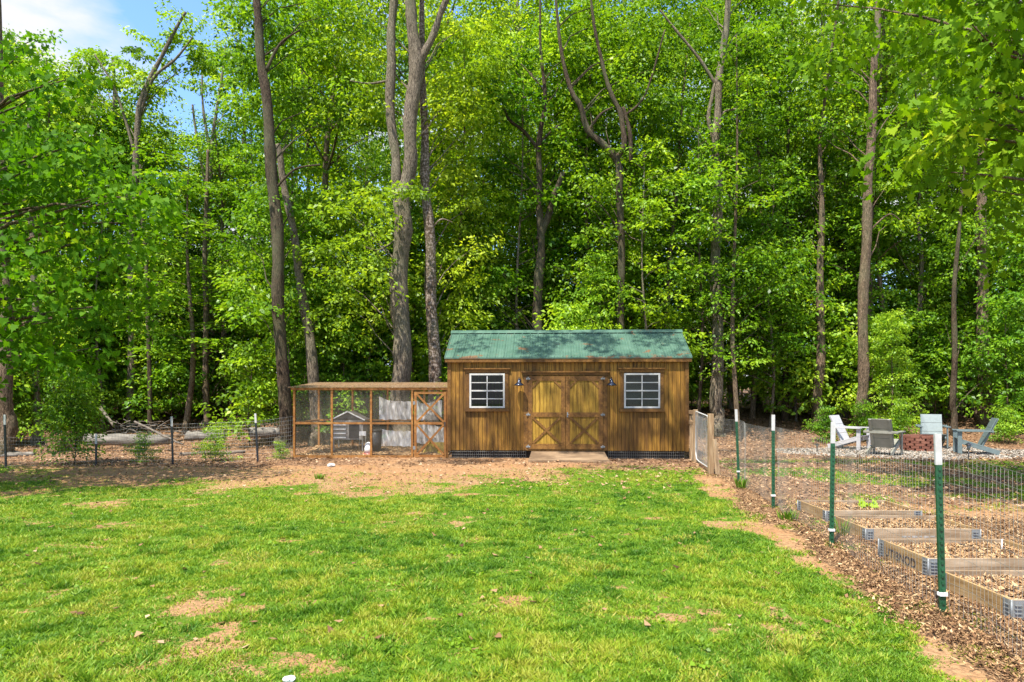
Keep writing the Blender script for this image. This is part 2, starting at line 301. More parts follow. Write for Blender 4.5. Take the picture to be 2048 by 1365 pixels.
# ------------------------------------------------------------------ ground
FL = [(3.08, 4.875), (4.07, 12.34)]                              # fence line, beds side
def fence_x(y): return 3.08+(np.asarray(y)-4.875)*.1326
def masks(x, y):
    n = fbm(x*.8+3, y*.8, 4); n2 = fbm(x*3.1+40, y*3.1+7, 3); n4 = fbm(x*.35+11, y*.35+5, 3)
    fx = fence_x(y); right = x-fx
    yt = np.interp(x, [-14, -10, -8, -5, -3, -1.2, .3, 3, 4.2], [16.0, 15.8, 15.6, 15.2, 14.5, 14.4, 15.3, 15.2, 14.1])
    edge = np.interp(y, [2, 4.3, 5.5, 8, 11.6, 14], [.02, .02, -.12, -.42, -.38, -.3])
    lawn = sm((yt-y+(n-.5)*2.6+(n2-.5)*1.6)/1.5)*sm((edge-right+(n-.5)*.8+(n2-.5)*.5)/.42)
    worn = sm((y-9.2)/3)*sm((2.6-x)/3)*.88*sm((n4-.22)/.22)*(.55+.45*sm((n-.35)/.2))        # the thin, dry back lawn
    dens = lawn*(1-worn)
    def spot(px, py, rx, ry, k):
        k = k*.70
        Y = 2184/(py-786); X = (px-1024)*Y/PX; RX = rx*Y/PX; RY = ry*Y/(py-786)
        d = np.sqrt(((x-X)/RX)**2+((y-Y)/RY)**2)+(n2-.5)*1.3; return 1-k*sm((1.25-d)/.5)
    for s in [(395, 1217, 58, 17, .97), (560, 1290, 95, 45, .55), (440, 1124, 38, 11, .85), (1475, 1052, 75, 12, .95), (200, 1008, 70, 9, .85), (80, 1045, 40, 7, .7), (950, 1080, 32, 7, .8), (600, 962, 50, 7, 1), (900, 960, 60, 8, .8), (1060, 950, 50, 7, .8), (110, 1115, 60, 6, .7), (640, 1205, 22, 6, .7), (860, 1140, 24, 5, .7), (240, 1345, 40, 10, .7), (1290, 1030, 36, 7, .6), (1310, 1038, 30, 5, .7), (740, 985, 130, 8, .5), (1440, 1268, 30, 8, .7), (330, 970, 100, 7, .6), (30, 985, 50, 8, .6)]:
        dens = dens*spot(*s)
    dens = dens*(1-.55*sm((n2-.63)/.08))*(1-.45*sm((n-.62)/.10))
    # the other side of the fence: thin grass, litter and mulch
    rz = sm(right/.3)
    mul = sm((right+.5+(n-.5)*.5)/.25)*sm((9.3-y+(n-.5)*1.5)/.8)*sm((7.5-x)/1.5)
    mul = np.maximum(mul, sm((right+.62+(n-.5)*.8)/.35)*sm((14-y)/1)*.62*sm((.8-right)/.5))
    thin = rz*sm((17.4-y)/2)*.62*sm((n4-.28)/.2)*(1-mul)*sm((n-.36)/.2)
    weeds = .45*sm((n2-.60)/.06)*sm((right+1.2)/.3)*sm((.6-right)/.5)
    grass = np.clip(np.maximum(np.maximum(dens, thin), weeds), 0, 1)
    gd = np.sqrt(((x-11.0)/3.6)**2+((y-18.4)/1.9)**2)+(n-.5)*.5; gravel = sm((1.12-gd)/.2)
    lit = sm((y-14.6+(n-.5)*1.2)/.6)*sm((-3.5-x)/2+.2)+sm((y-14.4)/1)*.40+sm((y-17.5+(n-.5)*2)/1.5)+rz*.75*sm((y-8)/3)+sm((y-13.3)/.8)*sm((x-1.5)/1.5)*.6
    lit = np.clip(lit, 0, 1)*(1-grass*.8)
    return grass, gravel, lit, mul
xs = np.concatenate([np.linspace(-420, -18, 40), np.arange(-17.9, 18, .13), np.linspace(18.2, 420, 40)])
ys = np.concatenate([np.linspace(-60, 2.4, 14), np.arange(2.5, 24, .13), np.arange(24.2, 60, .6), np.linspace(61, 600, 40)])
X, Yg = np.meshgrid(xs, ys); Z = zt(X, Yg)
nx, ny = len(xs), len(ys); V = np.stack([X, Yg, Z], -1).reshape(-1, 3).astype(np.float32)
idx = np.arange(nx*ny).reshape(ny, nx); F = np.stack([idx[:-1, :-1], idx[:-1, 1:], idx[1:, 1:], idx[1:, :-1]], -1).reshape(-1, 4)
me = bpy.data.meshes.new('ground'); me.vertices.add(len(V)); me.vertices.foreach_set('co', V.ravel()); me.loops.add(F.size); me.loops.foreach_set('vertex_index', F.ravel().astype(np.int32))
me.polygons.add(len(F)); me.polygons.foreach_set('loop_start', np.arange(0, F.size, 4, dtype=np.int32)); me.polygons.foreach_set('loop_total', np.full(len(F), 4, dtype=np.int32)); me.polygons.foreach_set('use_smooth', np.ones(len(F), dtype=bool)); me.update(calc_edges=True)
for nm, arr in zip(('grass', 'gravel', 'litter', 'mulch'), masks(X, Yg)):
    a = me.attributes.new(nm, 'FLOAT', 'POINT'); a.data.foreach_set('value', arr.ravel().astype(np.float32))
me.materials.append(groundmat()); g = bpy.data.objects.new('ground', me); COL.objects.link(g); tag(g, kind='structure')

def frustum_pts(n, y0, y1, x0=None, x1=None, marg=1.06, pw=1.0):
    """random ground points, denser near the eye"""
    u = RNG.random(n); y = y0*(y1/y0)**(u**pw)
    hw = y*.75*marg+.15; x = (RNG.random(n)*2-1)*hw
    return x, y
def grass_blades(x, y, h, w, tone):
    n = len(x); z = zt(x, y); a = RNG.random(n)*2*np.pi; lean = RNG.random(n)*1.5+.2; la = RNG.random(n)*2*np.pi
    B = np.stack([x, y, z-.004], -1); r = np.stack([np.cos(a), np.sin(a), np.zeros(n)], -1)*w[:, None]/2
    T = B+np.stack([np.cos(la)*lean*h, np.sin(la)*lean*h, h], -1)
    return np.stack([B-r, B+r, T], 1)
n = 1250000
x, y = frustum_pts(n, 3.45, 17.2); gm = masks(x, y)[0]; pin = sm((fbm(x*7+2, y*7+4, 3)-.60)/.06); inside = (fence_x(y)-x > .5) & (y < 12.5); keep = RNG.random(n) < np.where(inside, np.maximum(.16, gm**1.15*(1-.75*pin)), gm**1.15*(1-.75*pin)); x = x[keep]; y = y[keep]; gm = gm[keep]
# keep the blades out of the raised beds and from under the shed
ok = ~((y > 15.6) & (x > -5.6) & (x < 4.3)); x, y, gm = x[ok], y[ok], gm[ok]
t1 = fbm(x*.55+50, y*.55+20, 4); t2 = fbm(x*2.4+5, y*2.4+9, 3); t3 = fbm(x*5+1, y*5+2, 2); t5 = fbm(x*11+3, y*11+8, 2)
h = (.010+.024*RNG.random(len(x)))*(.6+.9*t2)*(.5+.5*gm)*(1+.8*sm((t3-.68)/.08)); w = (.007+.008*RNG.random(len(x)))*(1+y*.06); h = h*(.6+.9*t5)
tone = np.clip(.53+(t1-.5)*.7+(t2-.5)*.8+(t5-.5)*.9+(RNG.random(len(x))-.5)*.5+.20*(1-gm)-.22*sm((t3-.66)/.1), 0, .93)
yel = (fbm(x*1.6+70, y*1.6+33, 4) > .70) & (RNG.random(len(x)) < .6); tone[yel] = .9+.06*RNG.random(yel.sum())
dry = RNG.random(len(x)) < .02+.25*(1-gm); tone[dry] = .93+.07*RNG.random(dry.sum())
o = np_mesh('lawn_grass', grass_blades(x, y, h, w, tone).reshape(-1, 3), 3, M['grass'], {'rnd': tone})
tag(o, 'patchy bright green lawn grass with bare and yellow spots', 'grass', kind='stuff')

def flat_bits(x, y, z, L, Wd, tilt, curl=.3):
    """small curled leaves or chips lying about"""
    n = len(x); a = RNG.random(n)*2*np.pi; d = np.stack([np.cos(a), np.sin(a), (RNG.random(n)-.5)*2*tilt], -1); s = np.stack([-np.sin(a), np.cos(a), (RNG.random(n)-.5)*2*tilt], -1)
    c = np.stack([x, y, z], -1); up = np.array([0, 0, 1.])
    L = L[:, None]; Wd = Wd[:, None]; cu = curl*L*(RNG.random((n, 1))*1.0)
    return np.stack([c-d*L/2+up*cu, c-s*Wd/2, c+d*L/2+up*cu, c+s*Wd/2], 1)
# dead leaves: strip before the woods, forest floor, and a few on the lawn
n = 200000; x, y = frustum_pts(n, 4.2, 34); _, gv, lt, mu = masks(x, y)
pr = np.clip(lt*.9, 0, 1)*(1-gv*.85)*(1-mu*.6)*np.where(y < 20, .55, 1)+.0022+.10*sm((y-10.5)/3)*(y < 17)
keep = RNG.random(n) < pr; keep &= ~((y > 16.3) & (y < 19.2) & (x > -1.6) & (x < 4.3)); x = x[keep]; y = y[keep]
L = (.03+.045*RNG.random(len(x)))*(1+.018*y); o = np_mesh('leaf_litter', flat_bits(x, y, zt(x, y)+.006+.02*RNG.random(len(x)), L, L*(.4+.4*RNG.random(len(x))), .45), 4, M['litter'], {'rnd': np.clip(RNG.normal(.5, .26, len(x)), 0, .88)})
tag(o, 'brown fallen leaves scattered along the wood edge and lawn', 'fallen leaves', kind='stuff')
n = 330000; x, y = frustum_pts(n, 3.5, 14); mu = masks(x, y)[3]; keep = RNG.random(n) < np.clip(mu*1.1, 0, 1); x = x[keep]; y = y[keep]
L = (.009+.030*RNG.random(len(x))**1.4)*(1+.06*y); pile = .03*sm((.3-np.abs(x-fence_x(y)+.05))/.3)*(y < 8.2)*RNG.random(len(x))
o = np_mesh('wood_chips', flat_bits(x, y, zt(x, y)+.006+.018*RNG.random(len(x))+pile, L, L*(.18+.3*RNG.random(len(x))), .6), 4, M['chip'], {'rnd': np.clip(RNG.normal(.44, .29, len(x)), 0, 1)})
tag(o, 'brown wood chip mulch spread around the raised garden beds', 'mulch', kind='stuff')
n = 16000; x = 11+(RNG.random(n)-.5)*8.6; y = 18.3+(RNG.random(n)-.5)*4.4; keep = RNG.random(n) < masks(x, y)[1]; x = x[keep]; y = y[keep]; L = .03+.05*RNG.random(len(x))
o = np_mesh('gravel', flat_bits(x, y, zt(x, y)+.012, L, L*.8, .4, -.2), 4, M['gravel'], {'rnd': RNG.random(len(x))}); tag(o, 'pale gravel laid around the brick fire pit', 'gravel', kind='stuff')

# ------------------------------------------------------------------ shed
shed = empty('shed', (1.333, 16.55, 0), math.radians(-3.0), 'brown timber garden shed with green metal roof, double doors and two windows', 'shed')
HW = 2.90; ZB = .20; ZE = 2.40; DP = 2.44          # half width, wall bottom, wall top, depth
wins = [(-1.94, 'l'), (1.80, 'r')]; WW = .86; WZ0 = 1.23; WZ1 = 2.07
mb = MB(); k = -HW; pitch = .0935
while k < HW-.01:
    a, b_ = k+.004, min(k+pitch-.004, HW); cx = (a+b_)/2; spans = [(ZB, ZE)]
    for wx, _ in wins:
        if abs(cx-wx) < WW/2+.03: spans = [(ZB, WZ0-.02), (WZ1+.02, ZE)]
    for z0, zz in spans: mb.box(a, b_, -.018+random.uniform(-.0015, .0015), .012, z0, zz)
    k += pitch
mb.build('front_siding', M['wood_siding'], shed)
mb = MB()
for s in (-1, 1):
    yy = .03
    while yy < DP-.02:
        zt_ = ZE+min(yy, DP-yy)*.56+.02
        mb.box(min(s*HW, s*(HW-.03)), max(s*HW, s*(HW-.03)), yy, min(yy+.09, DP), ZB, zt_); yy += .096
k = -HW+.03
while k < HW-.03: mb.box(k, min(k+.089, HW-.03), DP-.03, DP, ZB, ZE); k += .096
mb.build('side_siding', M['wood_siding'], shed)
mb = MB(); yb = .014                               # framing behind the boards, open at the windows
seg = [-HW+.035]
for wx, _ in wins:
    mb.box(seg[-1], wx-WW/2-.01, yb, yb+.05, ZB, ZE); mb.box(wx-WW/2-.01, wx+WW/2+.01, yb, yb+.05, ZB, WZ0-.01); mb.box(wx-WW/2-.01, wx+WW/2+.01, yb, yb+.05, WZ1+.01, ZE); seg.append(wx+WW/2+.01)
mb.box(seg[-1], HW-.035, yb, yb+.05, ZB, ZE); mb.build('framing', M['interior'], shed)
mb = MB(); mb.box(-HW+.03, HW-.03, .1, DP-.04, .15, .21); mb.build('floor', M['interior'], shed)
mb = MB()
for s in (-1, 1): mb.box(min(s*(HW+.012), s*(HW-.07)), max(s*(HW+.012), s*(HW-.07)), -.038, -.0195, ZB-.01, ZE)
mb.box(-HW-.01, HW+.01, -.032, -.0205, ZE-.03, ZE+.06); mb.build('corner_trim', M['wood_trim'], shed)
for s in (-.6, .6):                                # skids under the floor
    pass
mb = MB()
for yy in (.25, 1.2, 2.2): mb.box(-HW+.1, HW-.1, yy-.07, yy+.07, 0, .15)
mb.build('skid', M['dark'], shed)
# roof
zr = 3.19; zeave = 2.455; yo = -.13; yr = 1.22
mb = MB()
L2 = HW+.075
sl = (zr-zeave)/(yr-yo)
def rpt(x, t, off=0, back=False):
    yy = yo+(yr-yo)*t; z = zeave+(zr-zeave)*t+off
    if back: yy = 2*yr-yy
    return (x, yy, z)
for back in (False, True):
    for o_ in (0,):
        p = [rpt(-L2, 0, 0, back), rpt(L2, 0, 0, back), rpt(L2, 1, 0, back), rpt(-L2, 1, 0, back), rpt(-L2, 0, -.03, back), rpt(L2, 0, -.03, back), rpt(L2, 1, -.03, back), rpt(-L2, 1, -.03, back)]
        fs = [(0, 1, 2, 3), (7, 6, 5, 4), (0, 4, 5, 1), (1, 5, 6, 2), (3, 2, 6, 7), (0, 3, 7, 4)]
        mb.poly(p, fs)
    nr = 30
    for i in range(nr):
        x = -L2+.012+(2*L2-.024)*i/(nr-1)
        A = [rpt(x-.018, 0, -.002, back), rpt(x-.008, 0, .02, back), rpt(x+.008, 0, .02, back), rpt(x+.018, 0, -.002, back)]
        B = [rpt(x-.018, 1, -.002, back), rpt(x-.008, 1, .02, back), rpt(x+.008, 1, .02, back), rpt(x+.018, 1, -.002, back)]
        mb.poly(A+B, [(0, 1, 5, 4), (1, 2, 6, 5), (2, 3, 7, 6), (3, 2, 1, 0), (4, 5, 6, 7)])
        for q in (-.065, .065):                     # the small ribs between
            if abs(x+q) < L2-.01: mb.poly([rpt(x+q-.006, 0, -.001, back), rpt(x+q, 0, .006, back), rpt(x+q+.006, 0, -.001, back), rpt(x+q-.006, 1, -.001, back), rpt(x+q, 1, .006, back), rpt(x+q+.006, 1, -.001, back)], [(0, 1, 4, 3), (1, 2, 5, 4)])
roof = mb.build('roof', M['roof'], shed)
mb = MB(); mb.poly([(-L2-.02, yr-.13, zr-.13*sl+.03), (L2+.02, yr-.13, zr-.13*sl+.03), (L2+.02, yr, zr+.045), (-L2-.02, yr, zr+.045), (-L2-.02, yr+.13, zr-.13*sl+.03), (L2+.02, yr+.13, zr-.13*sl+.03)], [(0, 1, 2, 3), (3, 2, 5, 4)]); mb.build('ridge_cap', M['roof'], roof)
mb = MB(); mb.box(-L2+.01, L2-.01, yo+.012, yo+.03, zeave-.115, zeave-.03); mb.build('fascia', M['wood_trim'], roof)
mb = MB(); mb.box(-L2+.01, L2-.01, yo+.032, -.04, zeave-.10, zeave-.085); mb.build('soffit', M['wood_trim'], roof)
# windows
for wx, side in wins:
    mb = MB(); x0, x1 = wx-WW/2, wx+WW/2; f = .042; yf = -.045
    mb.box(x0, x0+f, yf, .0, WZ0, WZ1); mb.box(x1-f, x1, yf, .0, WZ0, WZ1)
    mb.box(x0+f, x1-f, yf, .0, WZ0, WZ0+f); mb.box(x0+f, x1-f, yf, .0, WZ1-f, WZ1)
    zm = (WZ0+WZ1)/2; mb.box(x0+f, x1-f, yf+.004, -.002, zm-.017, zm+.017)
    mb.box(wx-.011, wx+.011, yf+.012, -.006, WZ0+f, zm-.017); mb.box(wx-.011, wx+.011, yf+.012, -.006, zm+.017, WZ1-f)
    for zc in ((WZ0+f+zm-.017)/2, (WZ1-f+zm+.017)/2):
        for a, b_ in ((x0+f, wx-.011), (wx+.011, x1-f)): mb.box(a, b_, yf+.014, -.008, zc-.010, zc+.010)
    w = mb.build('window', M['white_paint'], shed)
    if side == 'l': tag(w, 'left window with dark green reflections')
    else: tag(w, 'right window with pale blinds drawn inside')
    mb = MB(); mb.box(x0+f, x1-f, -.022, -.018, WZ0+f, WZ1-f); mb.build('pane', M['glass'], w)
    mb = MB()
    if side == 'r':
        zz = WZ0
        while zz < WZ1: mb.box(x0, x1, .02, .03, zz, zz+.021); zz += .024
        mb.build('blind', M['blind'], w)
    mb = MB(); t = .085
    mb.box(x0-t, x0-.002, -.034, -.0195, WZ0-.01, WZ1+.02); mb.box(x1+.002, x1+t, -.034, -.0195, WZ0-.01, WZ1+.02)
    mb.box(x0-t-.02, x1+t+.02, -.05, -.0195, WZ1+.021, WZ1+.10); mb.box(x0-t-.05, x1+t+.05, -.085, -.0195, WZ1+.101, WZ1+.13); mb.build('window_trim', M['wood_trim'], w)
    mb = MB(); mb.box(x0-t-.03, x1+t+.03, -.085, -.0195, WZ0-.085, WZ0-.012); mb.build('window_sill', M['wood_trim'], w)
# doors
DX = -.04; DW = .87; DZ0 = .235; DZ1 = 2.0
for i, s in enumerate((-1, 1)):
    xa, xb = (DX-DW-.03, DX-.006) if s < 0 else (DX+.006, DX+DW+.03)
    mb = MB(); kx = xa
    while kx < xb-.005: mb.box(kx+.003, min(kx+.09, xb)-.003, -.04, -.0195, DZ0, DZ1); kx += .09
    d = mb.build('door', M['wood_door'], shed)
    mb = MB(); st = .10; y0, y1 = -.062, -.0405
    mb.box(xa, xa+st, y0, y1, DZ0, DZ1); mb.box(xb-st, xb, y0, y1, DZ0, DZ1)
    zmid = 1.07
    for za, zb in ((DZ0, DZ0+.13), (zmid-.055, zmid+.055), (DZ1-.11, DZ1)): mb.box(xa+st, xb-st, y0+.002, y1, za, zb)
    mb.bar((xa+st+.01, -.05, DZ0+.14), (xb-st-.01, -.05, zmid-.065), .055, .018, (0, 0, 1)) if False else None
    mb.build('door_frame', M['wood_trim'], d)
    for (pa, pb, yy) in (((xa+st, DZ0+.13), (xb-st, zmid-.055), -.0505), ((xb-st, DZ0+.13), (xa+st, zmid-.055), -.0535)):
        q = MB(); a = Vector((pa[0], yy, pa[1])); b_ = Vector((pb[0], yy, pb[1])); dd = (b_-a).normalized(); nn = Vector((-dd.z, 0, dd.x))*.028
        a2 = a+dd*.022; b2 = b_-dd*.022
        pts = [a2-nn, b2-nn, b2+nn, a2+nn]; pts = pts+[p+Vector((0, .0155 if yy > -.052 else .0125, 0)) for p in pts]
        for p in pts[:4]: p.y = yy-.012
        q.poly(pts, [(0, 1, 2, 3), (7, 6, 5, 4), (0, 4, 5, 1), (1, 5, 6, 2), (2, 6, 7, 3), (3, 7, 4, 0)]); q.build('cross_brace', M['wood_trim'], d)
    for cxx, sg in ((xa+st, 1), (xb-st, -1)):
        q = MB(); a = Vector((cxx, -.055, DZ1-.11-.16)); b_ = Vector((cxx+sg*.16, -.055, DZ1-.11)); dd = (b_-a).normalized(); nn = Vector((-dd.z, 0, dd.x))*.024
        pts = [a-nn, b_-nn, b_+nn, a+nn]; pts = pts+[p+Vector((0, .0145, 0)) for p in pts]
        q.poly(pts, [(0, 1, 2, 3), (7, 6, 5, 4), (0, 4, 5, 1), (1, 5, 6, 2), (2, 6, 7, 3), (3, 7, 4, 0)])
        q.build('corner_brace', M['wood_trim'], d)
    for zz in (DZ0+.06, zmid, DZ1-.06):
        q = MB(); hx = xa if s < 0 else xb; q.box(hx-.05, hx+.05, -.070, -.0635, zz-.02, zz+.02); q.tube([(hx, -.073, zz-.045), (hx, -.073, zz+.045)], .009, 6); q.build('hinge', M['steel'], d)
    if s > 0:
        q = MB(); q.box(xa+.03, xa+.06, -.072, -.0625, zmid-.06, zmid+.06); q.tube([(xa+.045, -.072, zmid), (xa+.045, -.10, zmid), (xa+.09, -.10, zmid)], .008, 6); q.build('handle', M['steel'], d)
mb = MB(); xa, xb = DX-DW-.03, DX+DW+.03
mb.box(xa-.11, xa-.006, -.036, -.0195, ZB, DZ1+.03); mb.box(xb+.006, xb+.11, -.036, -.0195, ZB, DZ1+.03)
mb.box(xa-.13, xb+.13, -.055, -.0195, DZ1+.031, DZ1+.09); mb.box(xa-.17, xb+.17, -.09, -.0195, DZ1+.091, DZ1+.12); mb.box(xa-.1, xb+.1, -.05, -.0195, ZB, DZ0-.006); mb.build('door_trim', M['wood_trim'], shed)
# wall lamps: barn lights
for i, lx in enumerate((-1.155, 1.06)):
    q = MB(); q.lathe([(0, 0), (.045, 0), (.045, .012), (0, .018)], 16)
    for j, vtx in enumerate(q.v): q.v[j] = (vtx[0]+lx, -.02-vtx[2], vtx[1]+1.90)
    l = q.build('wall_lamp', M['lamp_metal'], shed); tag(l, 'barn lamp %s the double doors' % ('left of' if i == 0 else 'right of'))
    q = MB(); pts = [(lx, -.03, 1.90)]+[(lx, -.03-.17*math.sin(a)*1.0, 1.90+.085*(1-math.cos(a))+.0) for a in np.linspace(.2, 2.2, 9)]+[(lx, -.20, 1.99)]
    pts = [(lx, -.03, 1.90), (lx, -.08, 1.95), (lx, -.14, 1.975), (lx, -.19, 1.95), (lx, -.20, 1.90)]; q.tube(pts, .009, 8); q.build('gooseneck', M['lamp_metal'], l)
    q = MB(); q.lathe([(.0, .085), (.028, .08), (.034, .04), (.05, .02), (.11, -.03), (.125, -.055), (.12, -.057), (.10, -.03), (.03, .0), (0, .005)], 24, (lx, -.20, 1.83)); q.lathe([(0, -.075), (.03, -.06), (.04, -.03), (.03, 0)], 14, (lx, -.20, 1.83)); q.build('lamp_shade', M['lamp_metal'], l)
# wire skirt below the wall
for a, b_ in ((-HW+.05, -1.0), (1.0, HW-.1)):
    q = MB(); xx = a
    while xx < b_: q.tube([(xx, -.03, 0), (xx, -.03, .2)], .0022, 4, False); xx += .05
    for zz in (.03, .10, .17): q.tube([(a, -.033, zz), (b_, -.033, zz)], .0022, 4, False)
    q.build('wire_skirt', M['wire'], shed)
q = MB(); q.box(-HW+.08, HW-.08, .06, .08, 0, .2); q.build('underfloor_shade', M['dark'], shed)  # dark sheet added in place of the shade under the shed floor

# entry ramp of wide plank
ramp_o = empty('entry_ramp', (1.30, 15.60, 0), math.radians(-3), 'worn wide wooden ramp lying below the shed doors', 'ramp')
q = MB(); q.poly([(-.93, 0, .0), (.93, 0, .0), (.93, .0, .045), (-.93, .0, .045), (-.88, .88, .0), (.88, .88, .0), (.88, .88, .185), (-.88, .88, .185)], [(0, 1, 2, 3), (3, 2, 6, 7), (1, 5, 6, 2), (0, 3, 7, 4), (5, 4, 7, 6)]); q.build('plank', M['wood_step'], ramp_o, .008)
q = MB(); q.bar((-.93, -.012, .035), (.93, -.012, .035), .05, .02); q.build('lip', M['wood_step'], ramp_o)

# ------------------------------------------------------------------ chicken run
CY = 16.78; coop = empty('chicken_run', (-3.52, CY, 0), math.radians(-1.2), 'long low orange timber chicken run with wire screens left of the shed', 'chicken run')
def cx(px): return (px-1024)*CY/PX+3.52
def cz(py): return CH-(py-HY)*CY/PX
XL, XR = cx(585), cx(896); XD = cx(826); DPc = 2.05; ZT = 1.66; PW = .05
for px in (587, 663, 742, 824.5, 894):
    q = MB(); x = cx(px); q.box(x-PW/2, x+PW/2, 0, PW, -.02, ZT); q.build('post', M['wood_orange'], coop)
for px in (587, 663, 742, 824.5, 894):
    q = MB(); x = cx(px); q.box(x-PW/2, x+PW/2, DPc-PW, DPc, 0, ZT+.15); q.build('post', M['wood_orange'], coop)
zm = cz(847)
q = MB(); pr = [cx(587), cx(663), cx(742), cx(824.5)]
for a, b_ in zip(pr[:-1], pr[1:]):
    q.box(a+PW/2, b_-PW/2, .004, .046, zm-.025, zm+.025); q.box(a+PW/2, b_-PW/2, .004, .046, -.01, .06); q.box(a+PW/2, b_-PW/2, DPc-.045, DPc-.006, zm-.02, zm+.02); q.box(a+PW/2, b_-PW/2, DPc-.045, DPc-.006, 0, .05)
q.box(pr[0]-PW/2+.004, pr[0]+PW/2-.004, PW, DPc-PW, zm-.025, zm+.02); q.box(pr[0]-PW/2+.004, pr[0]+PW/2-.004, PW, DPc-PW, 0, .06)
q.box(XL-.05, XR+.02, -.012, .035, ZT+.002, ZT+.062); q.box(XL-.05, XR+.02, DPc-.03, DPc+.01, ZT+.152, ZT+.20)
q.build('rail', M['wood_orange'], coop)
q = MB(); q.poly([(XL-.10, -.07, ZT+.064), (XR+.02, -.07, ZT+.064), (XR+.02, DPc+.05, ZT+.215), (XL-.10, DPc+.05, ZT+.215), (XL-.10, -.07, ZT+.082), (XR+.02, -.07, ZT+.082), (XR+.02, DPc+.05, ZT+.233), (XL-.10, DPc+.05, ZT+.233)], [(3, 2, 1, 0), (4, 5, 6, 7), (0, 1, 5, 4), (1, 2, 6, 5), (2, 3, 7, 6), (3, 0, 4, 7)])
q.build('roof_sheet', M['roof_mesh'], coop)
q = MB()
for a, b_ in zip(pr[:-1], pr[1:]):
    for z0, zz in ((.06, zm-.025), (zm+.025, ZT)):
        q.poly([(a+PW/2, .03, z0), (b_-PW/2, .03, z0), (b_-PW/2, .03, zz), (a+PW/2, .03, zz)], [(0, 1, 2, 3)])
        q.poly([(a+PW/2, DPc-.025, z0), (b_-PW/2, DPc-.025, z0), (b_-PW/2, DPc-.025, zz), (a+PW/2, DPc-.025, zz)], [(0, 1, 2, 3)])
q.poly([(pr[0], PW, .06), (pr[0], DPc-PW, .06), (pr[0], DPc-PW, ZT+.12), (pr[0], PW, ZT)], [(0, 1, 2, 3)])
q.build('wire_screen', M['screen'], coop)
dr_x0, dr_x1 = XD+.035, XR-.035; q = MB(); t = .06; zd0, zd1 = .02, ZT-.03
q.box(dr_x0, dr_x0+t, -.022, -.002, zd0, zd1); q.box(dr_x1-t, dr_x1, -.022, -.002, zd0, zd1)
for zz in (zd0+t/2, zm, zd1-t/2): q.box(dr_x0+t, dr_x1-t, -.020, -.003, zz-t/2, zz+t/2)
dr = q.build('run_door', M['wood_orange'], coop); tag(dr, 'door panel of the run with two stacked X braces')
for z0, zz in ((zd0+t, zm-t/2), (zm+t/2, zd1-t)):
    for sgn, yy in ((1, -.024), (-1, -.033)):
        a = Vector((dr_x0+t if sgn > 0 else dr_x1-t, yy, z0)); b_ = Vector((dr_x1-t if sgn > 0 else dr_x0+t, yy, zz)); dd = (b_-a).normalized(); nn = Vector((-dd.z, 0, dd.x))*.024
        pts = [a-nn, b_-nn, b_+nn, a+nn]; pts = pts+[p+Vector((0, .008, 0)) for p in pts]
        q = MB(); q.poly(pts, [(0, 1, 2, 3), (7, 6, 5, 4), (0, 4, 5, 1), (1, 5, 6, 2), (2, 6, 7, 3), (3, 7, 4, 0)]); q.build('cross_brace', M['wood_orange'], dr)
q = MB(); q.poly([(dr_x0+t, -.0015, zd0+t), (dr_x1-t, -.0015, zd0+t), (dr_x1-t, -.0015, zd1-t), (dr_x0+t, -.0015, zd1-t)], [(0, 1, 2, 3)]); q.build('door_screen', M['screen'], dr)
for zz in (.25, 1.35):
    q = MB(); q.box(dr_x0-.03, dr_x0+.03, -.028, -.0225, zz-.04, zz+.04); q.build('hinge', M['steel'], dr)
q = MB(); q.box(dr_x1-.05, dr_x1-.02, -.035, -.0225, zm-.07, zm+.03); q.build('latch', M['black_metal'], dr)
def cw(px, yy, z=0): return Vector(((px-1024)*yy/PX, yy, z))
# hen house inside the run
hh = empty('hen_house', cw(700, 17.75), 0, 'small grey gabled hen house standing inside the chicken run', 'hen house')
q = MB(); q.box(-.44, .34, 0, .55, .38, .92); q.box(-.44, .34, .02, .02+.03, 0, .38) if False else None; q.build('body', M['grey_board'], hh)
q = MB()
for sx in (-.44, .31):
    for sy in (0, .52): q = MB(); q.box(sx, sx+.03, sy, sy+.03, 0, .38); q.build('leg', M['grey_board'], hh)
q = MB(); q.poly([(-.5, -.06, .90), (-.05, -.06, 1.12), (.40, -.06, .90), (-.5, .61, .90), (-.05, .61, 1.12), (.40, .61, .90), (-.5, -.06, .875), (-.05, -.06, 1.085), (.40, -.06, .875)], [(0, 3, 4, 1), (1, 4, 5, 2), (0, 1, 7, 6), (1, 2, 8, 7)]); q.poly([(-.44, .0, .90), (.34, .0, .90), (-.05, .0, 1.09)], [(0, 1, 2)]); q.build('roof', M['tin'], hh)
q = MB(); q.bar((-.5, -.07, .89), (-.05, -.07, 1.115), .03, .02); q.bar((.40, -.07, .89), (-.05, -.07, 1.115), .03, .02); q.build('verge_board', M['white_plastic'], hh)
q = MB(); q.box(-.02, .24, -.02, -.003, .42, .82); q.build('hatch', M['dark_plastic'], hh)
q = MB()
for i in range(4): q.box(-.42, -.10, -.05, -.003, .42+.11*i, .45+.11*i)
q.build('perch_ladder', M['white_plastic'], hh)
